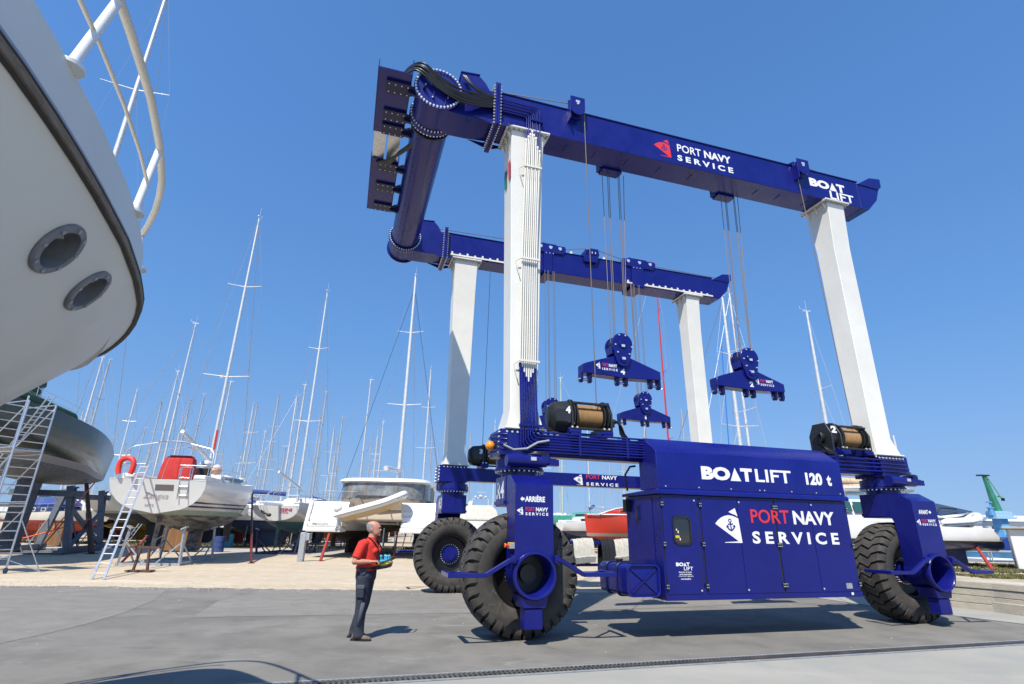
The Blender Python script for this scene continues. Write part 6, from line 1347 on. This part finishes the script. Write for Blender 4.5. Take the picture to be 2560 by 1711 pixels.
def drape(label,x,w,l1,l2,m=WEB):
    t=thing('draped_sling',label,'sling',tuple(W(x,7.0,1.2)),YAW); mb=MB()
    pts=[(-.28,1.2-l1-1.2+.3),(-.22,-.5),(-.16,-.1),(-.12,.10),(-.05,.19),(.05,.19),(.12,.10),(.16,-.1),(.2,-l2)]
    for k in range(3):
        dx=w*.30*(k-1); rr=[]
        for i,(y,z) in enumerate(pts): rr.append([(dx-w/2*.62,y-.02*k,z+.02*k),(dx+w/2*.62,y-.02*k,z+.02*k),(dx+w/2*.62,y+.025-.02*k,z+.022+.02*k),(dx-w/2*.62,y+.025-.02*k,z+.022+.02*k)])
        mb.rings(rr)
    mb.build('web',m,t,smooth=50)
drape('pale webbing sling draped over the left end of the navy sling rack',4.35,.55,.62,.6); drape('pale webbing sling draped over the right part of the navy sling rack',5.75,.62,.6,.6); drape('dark rubber sling draped near the middle of the navy sling rack',5.2,.36,.75,.7,BLACK)
# ================================================================== OPERATOR (faces +x)
PP=(-2.24,9.48,0)
man=thing('person','grey haired man in red polo shirt and dark work trousers holding a hoist remote control','person',PP,R(-4)); man.scale=(1.07,1.05,1)
def soft(o,vox,it=4,fac=.5):
    r=o.modifiers.new('remesh','REMESH'); r.mode='VOXEL'; r.voxel_size=vox; r.use_smooth_shade=True
    s=o.modifiers.new('smooth','SMOOTH'); s.factor=fac; s.iterations=it; return o
def ell(c,rx,ry,n=16,tilt=0.,ax='z'):
    out=[]
    for i in range(n):
        q=2*PI*i/n; x,y=rx*math.cos(q),ry*math.sin(q); out.append((c[0]+x,c[1]+y,c[2]+tilt*x))
    return out
# --- body: one continuous surface (head, neck, arms, hands, trunk core, legs core)
mb=MB(); hx=-.03
# head: profile lofted horizontally, x forward
HD=[(1.545,.02,.045,.045),(1.56,.035,.062,.055),(1.585,.025,.084,.066),(1.615,.012,.098,.073),(1.645,.002,.105,.077),(1.675,-.004,.107,.079),(1.705,-.008,.106,.079),(1.735,-.014,.098,.074),(1.758,-.018,.080,.061),(1.772,-.02,.05,.04),(1.778,-.02,.018,.015)]
mb.rings([ell((hx+dx,0,z),rx,ry,24) for z,dx,rx,ry in HD])
mb.rings([[(hx+.085,-.010,1.682),(hx+.085,.010,1.682),(hx+.07,.012,1.682),(hx+.07,-.012,1.682)],[(hx+.128,-.016,1.642),(hx+.128,.016,1.642),(hx+.08,.022,1.638),(hx+.08,-.022,1.638)],[(hx+.118,-.017,1.628),(hx+.118,.017,1.628),(hx+.08,.02,1.625),(hx+.08,-.02,1.625)]]) # nose
mb.ball((hx+.092,0,1.692),(.022,.05,.010),10,6); mb.ball((hx+.095,0,1.604),(.020,.026,.008),10,6); mb.ball((hx+.096,0,1.590),(.018,.024,.009),10,6); mb.ball((hx+.088,0,1.562),(.026,.03,.022),10,6)
for s in (-1,1): mb.ball((hx-.012,s*.080,1.655),(.022,.010,.034),10,8); mb.ball((hx+.085,s*.032,1.672),(.014,.014,.011),8,6)
mb.rings([ell((-.055,0,1.46),.085,.10,20),ell((-.048,0,1.50),.066,.066,20),ell((-.040,0,1.55),.060,.058,20),ell((-.03,0,1.60),.062,.056,20)])
mb.rings([ell((-.085,0,1.02),.12,.15,20),ell((-.08,0,1.2),.12,.15,20),ell((-.075,0,1.38),.10,.17,20),ell((-.06,0,1.47),.06,.09,20)])
SH_R,SH_L=(-.115,-.215,1.415),(-.055,.20,1.42)
EL_R,EL_L=(-.185,-.285,1.155),(-.07,.285,1.165)
WR_R,WR_L=(.035,-.205,1.155),(.145,.165,1.225)
def arm(a,b,c):
    a,b,c=map(Vector,(a,b,c)); pts=[];rs=[]
    for i in range(7): pts.append(a.lerp(b,i/6)); rs.append([.058,.056,.053,.051,.049,.047,.046][i])
    for i in range(1,8): pts.append(b.lerp(c,i/7)); rs.append([.047,.046,.044,.040,.035,.031,.029][i-1])
    mb.tube(pts,rs,14)
arm(SH_R,EL_R,WR_R); arm(SH_L,EL_L,WR_L); 
for p in (EL_R,EL_L): mb.ball(p,.047,12,8)
def hand(w,dirv,upv,sgn,grip):
    w=Vector(w); d=Vector(dirv).normalized(); u=Vector(upv); u=(u-d*u.dot(d)).normalized(); s=d.cross(u)*sgn
    palm=[]
    for t,wd,th in ((0,.027,.022),(.03,.036,.020),(.065,.042,.018),(.092,.040,.015)):
        c=w+d*t; palm.append([tuple(c+s*wd*math.cos(q)+u*th*math.sin(q)) for q in [2*PI*i/12 for i in range(12)]])
    mb.rings(palm)
    for k,(o,L) in enumerate(((-.030,.068),(-.010,.078),(.011,.072),(.030,.056))):
        p=w+d*.086+s*o; a=p+d*L*.42-u*(.004+grip*.012); b=a+(d*.55-u*(.5+grip*.6)).normalized()*L*.36; c=b+(d*(-.15)-u).normalized()*L*.28
        mb.tube([p,a,b,c],[.0098,.0092,.0086,.0072],8)
    p=w+d*.03-s*.034; a=p-s*.018+d*.03-u*.008; b=a+d*.030-u*.014+s*.006; mb.tube([w+d*.012-s*.02,p,a,b],[.012,.0125,.0105,.008],8)
hand(WR_R,(.95,.18,.05),(.05,.1,1),1,.8); hand(WR_L,(.90,-.10,-.22),(.2,.1,1),-1,.9)
# legs core
def legpts(h,k,a): return [Vector(h),Vector(h).lerp(Vector(k),.5),Vector(k),Vector(k).lerp(Vector(a),.35),Vector(a)]
LR=((-.085,-.10,.96),(-.075,-.105,.52),(-.085,-.11,.10)); LL_=((-.075,.09,.96),(-.10,.10,.52),(-.215,.11,.10))
for l in (LR,LL_): mb.tube(legpts(*l),[.085,.075,.055,.055,.038],12)
mb.ball((-.08,0,.98),(.11,.15,.10),14,8)
body=soft(mb.build('body',SKIN,man,smooth=60),.0055,3,.45)
# eyes
mb=MB(); 
for s in (-1,1): mb.ball((hx+.094,s*.034,1.672),(.007,.011,.006),8,6)
mb.build('eyes',BLACK,man)
# hair: short grey crop at the back and sides, bald on top
mb=MB(); rr=[]
for z,dx,rx,ry in HD[3:9]:
    ring=[]
    for i in range(17):
        q=R(84+192*i/16); ring.append((hx+dx+(rx+.008)*math.cos(q),(ry+.008)*math.sin(q),z))
    rr.append(ring)
rr=rr[:5]; inner=[[((x-hx)*.9+hx,y*.9,z) for x,y,z in r] for r in rr]
mb.rings(rr,caps=False,closed=False); mb.rings(inner[::-1],caps=False,closed=False)
n=17
for A,B_ in ((rr[0],inner[0]),(rr[-1],inner[-1])): mb.rings([A,B_],caps=False,closed=False)
mb.build('hair',HAIR,man,smooth=60)
# shirt: trunk and sleeves as one cloth, open below the hem
mb=MB()
TR=[(1.0,-.085,.150,.185),(1.06,-.082,.157,.190),(1.12,-.075,.162,.190),(1.18,-.068,.160,.188),(1.25,-.062,.152,.190),(1.32,-.06,.142,.197),(1.39,-.065,.125,.205),(1.435,-.07,.105,.185),(1.465,-.066,.085,.13),(1.49,-.055,.075,.085),(1.505,-.05,.072,.075)]
mb.rings([ell((dx,0,z),rx,ry,28) for z,dx,rx,ry in TR])
for a,b in ((SH_R,EL_R),(SH_L,EL_L)):
    a,b=Vector(a),Vector(b); mb.tube([a+Vector((.02,-a.y*.35,.015)),a,a.lerp(b,.35),a.lerp(b,.7),a.lerp(b,.80)],[.075,.078,.076,.074,.072],16)
mb.ball((.045,-.07,1.31),(.06,.08,.06),12,8); mb.ball((.045,.07,1.31),(.06,.08,.06),12,8); mb.ball((.055,0,1.13),(.05,.12,.09),12,8)
soft(mb.build('polo_shirt',SHIRT,man,smooth=60),.009,4,.5)
mb=MB()
mb.rings([ell((-.045,0,1.488),.074,.078,24),ell((-.040,0,1.525),.070,.070,24,),ell((-.040,0,1.527),.064,.064,24),ell((-.045,0,1.49),.066,.068,24)]); mb.build('collar',SHIRT,man,smooth=60)
# trousers
mb=MB()
mb.rings([ell((-.083,0,1.045),.150,.178,24),ell((-.083,0,.98),.155,.185,24),ell((-.083,0,.90),.152,.188,24),ell((-.083,0,.84),.13,.17,24)])
for l in (LR,LL_):
    h,k,a=map(Vector,l); pts=[h+Vector((0,0,-.02)),h.lerp(k,.35),h.lerp(k,.7),k,k.lerp(a,.3),k.lerp(a,.65),a+Vector((.01,0,.03)),a+Vector((.015,0,-.045))]; mb.tube(pts,[.112,.108,.096,.086,.083,.080,.078,.086],16)
soft(mb.build('work_trousers',TROU,man,smooth=60),.009,4,.5)
mb=MB(); mb.rings([ell((-.083,0,1.035),.160,.192,28),ell((-.083,0,1.07),.160,.192,28),ell((-.083,0,1.07),.148,.18,28),ell((-.083,0,1.035),.148,.18,28)]); mb.build('belt',BLACK,man,smooth=40)
def patch(nm,pts,m): mb=MB(); mb.tube(pts,[.002]*len(pts),4) if False else None
mb=MB(); mb.rings([[(-.135,-.190,1.03),(-.02,-.185,1.03)],[(-.10,-.205,.93),(-.055,-.205,.93)]],caps=False,closed=False); o=mb.build('hip_panel',TROG,man); s=o.modifiers.new('t','SOLIDIFY'); s.thickness=.012
mb=MB(); mb.box(-.135,-.02,-.222,-.195,.62,.80); o=mb.build('cargo_pocket',TROU,man,bevel=.012); mb=MB(); mb.box(-.138,-.017,-.230,-.196,.75,.81); mb.build('pocket_flap',TROG,o,bevel=.008)
mb=MB(); mb.rings([[(-.05,-.192,.55),(.0,-.165,.55)],[(-.07,-.196,.40),(-.015,-.175,.40)],[(-.09,-.196,.22),(-.035,-.182,.20)]],caps=False,closed=False); o=mb.build('shin_panel',TROG,man); s=o.modifiers.new('t','SOLIDIFY'); s.thickness=.01
# boots
for l,rz in ((LR,0),(LL_,.15)):
    a=Vector(l[2]); mb=MB(); rr=[]
    for x,w,z in ((-.085,.030,.055),(-.07,.04,.10),(-.02,.045,.12),(.05,.046,.085),(.11,.049,.07),(.16,.045,.06),(.195,.028,.045),(.205,.008,.03)):
        rr.append([(a.x+x,a.y+w*math.cos(q)*1.0,max(.0,.012+z*.5+z*.5*math.sin(q))) for q in [2*PI*i/14 for i in range(14)]])
    mb.rings(rr); mb.tube([(a.x-.02,a.y,.06),(a.x-.01,a.y,.15)],[.05,.052],12); o=soft(mb.build('work_boot',BOOT,man,smooth=60),.007,3)
    mb=MB(); mb.rings([[(a.x+x,a.y+y,z) for x,y in ((-.095,-.03),(-.095,.03),(0,.048),(.12,.052),(.19,.035),(.215,0),(.19,-.035),(.12,-.052),(0,-.048))] for z in (0,.024)]); mb.build('sole',BLACK,o)
# remote control with neck strap
rc=thing('remote_control','yellow and black hoist remote control with blue joysticks held in the hands of the man','remote control',(PP[0]+.19,PP[1]-.02,1.10),R(-4))
mb=MB(); mb.rings([[(-.09,-.13,-.075),(.10,-.13,-.04),(.10,.13,-.04),(-.09,.13,-.075)],[(-.105,-.145,-.01),(.12,-.145,.02),(.12,.145,.02),(-.105,.145,-.01)]]); mb.build('black_base',BLACK,rc,bevel=.012)
mb=MB(); mb.rings([[(-.108,-.148,-.01),(.123,-.148,.02),(.123,.148,.02),(-.108,.148,-.01)],[(-.10,-.14,.025),(.115,-.14,.055),(.115,.14,.055),(-.10,.14,.025)]]); mb.build('yellow_band',YEL,rc,bevel=.008)
mb=MB(); mb.box(-.08,.09,-.12,.12,.045,.075); 
for x,y in ((-.03,-.08),(.05,-.03),(.0,.06),(.06,.08)): mb.cyl((x,y,.07),(x,y,.125),.020,n=12); mb.ball((x,y,.13),.026,10,6)
mb.build('joystick_panel',TEALP,rc,bevel=.006)
mb=MB()
for y in (-.15,.15): mb.tube([(-.08,y,.02),(.06,y*1.05,.06),(.165,y*1.0,.11),(.175,y*.7,.12)],.012,8)
mb.tube([(.175,-.105,.12),(.175,.105,.12)],.012,8); mb.build('guard_bar',BLACK,rc,smooth=60)
mb=MB(); rr=[]
def band(pts,w):
    rr=[]
    for i,p in enumerate(pts):
        p=Vector(p); rr.append([tuple(p+Vector((w*.3,-w*.5,0))),tuple(p+Vector((-w*.3,w*.5,0))),tuple(p+Vector((-w*.3-.006,w*.5-.006,.0))),tuple(p+Vector((w*.3-.006,-w*.5-.006,.0)))])
    mb.rings(rr)
o_=Vector((.19,-.02,1.10))
for s in (-1,1):
    pts=[(-.135,s*.02,1.50),(-.10,s*.085,1.515),(-.045,s*.105,1.485),(.035,s*.10,1.41),(.085,s*.09,1.33),(.115,s*.10,1.22),(.115,s*.13,1.14)]
    band([Vector(p)+Vector((.022,s*.012,.012))-o_ for p in pts],.05)
mb.build('neck_strap',BLACK,rc,smooth=40)
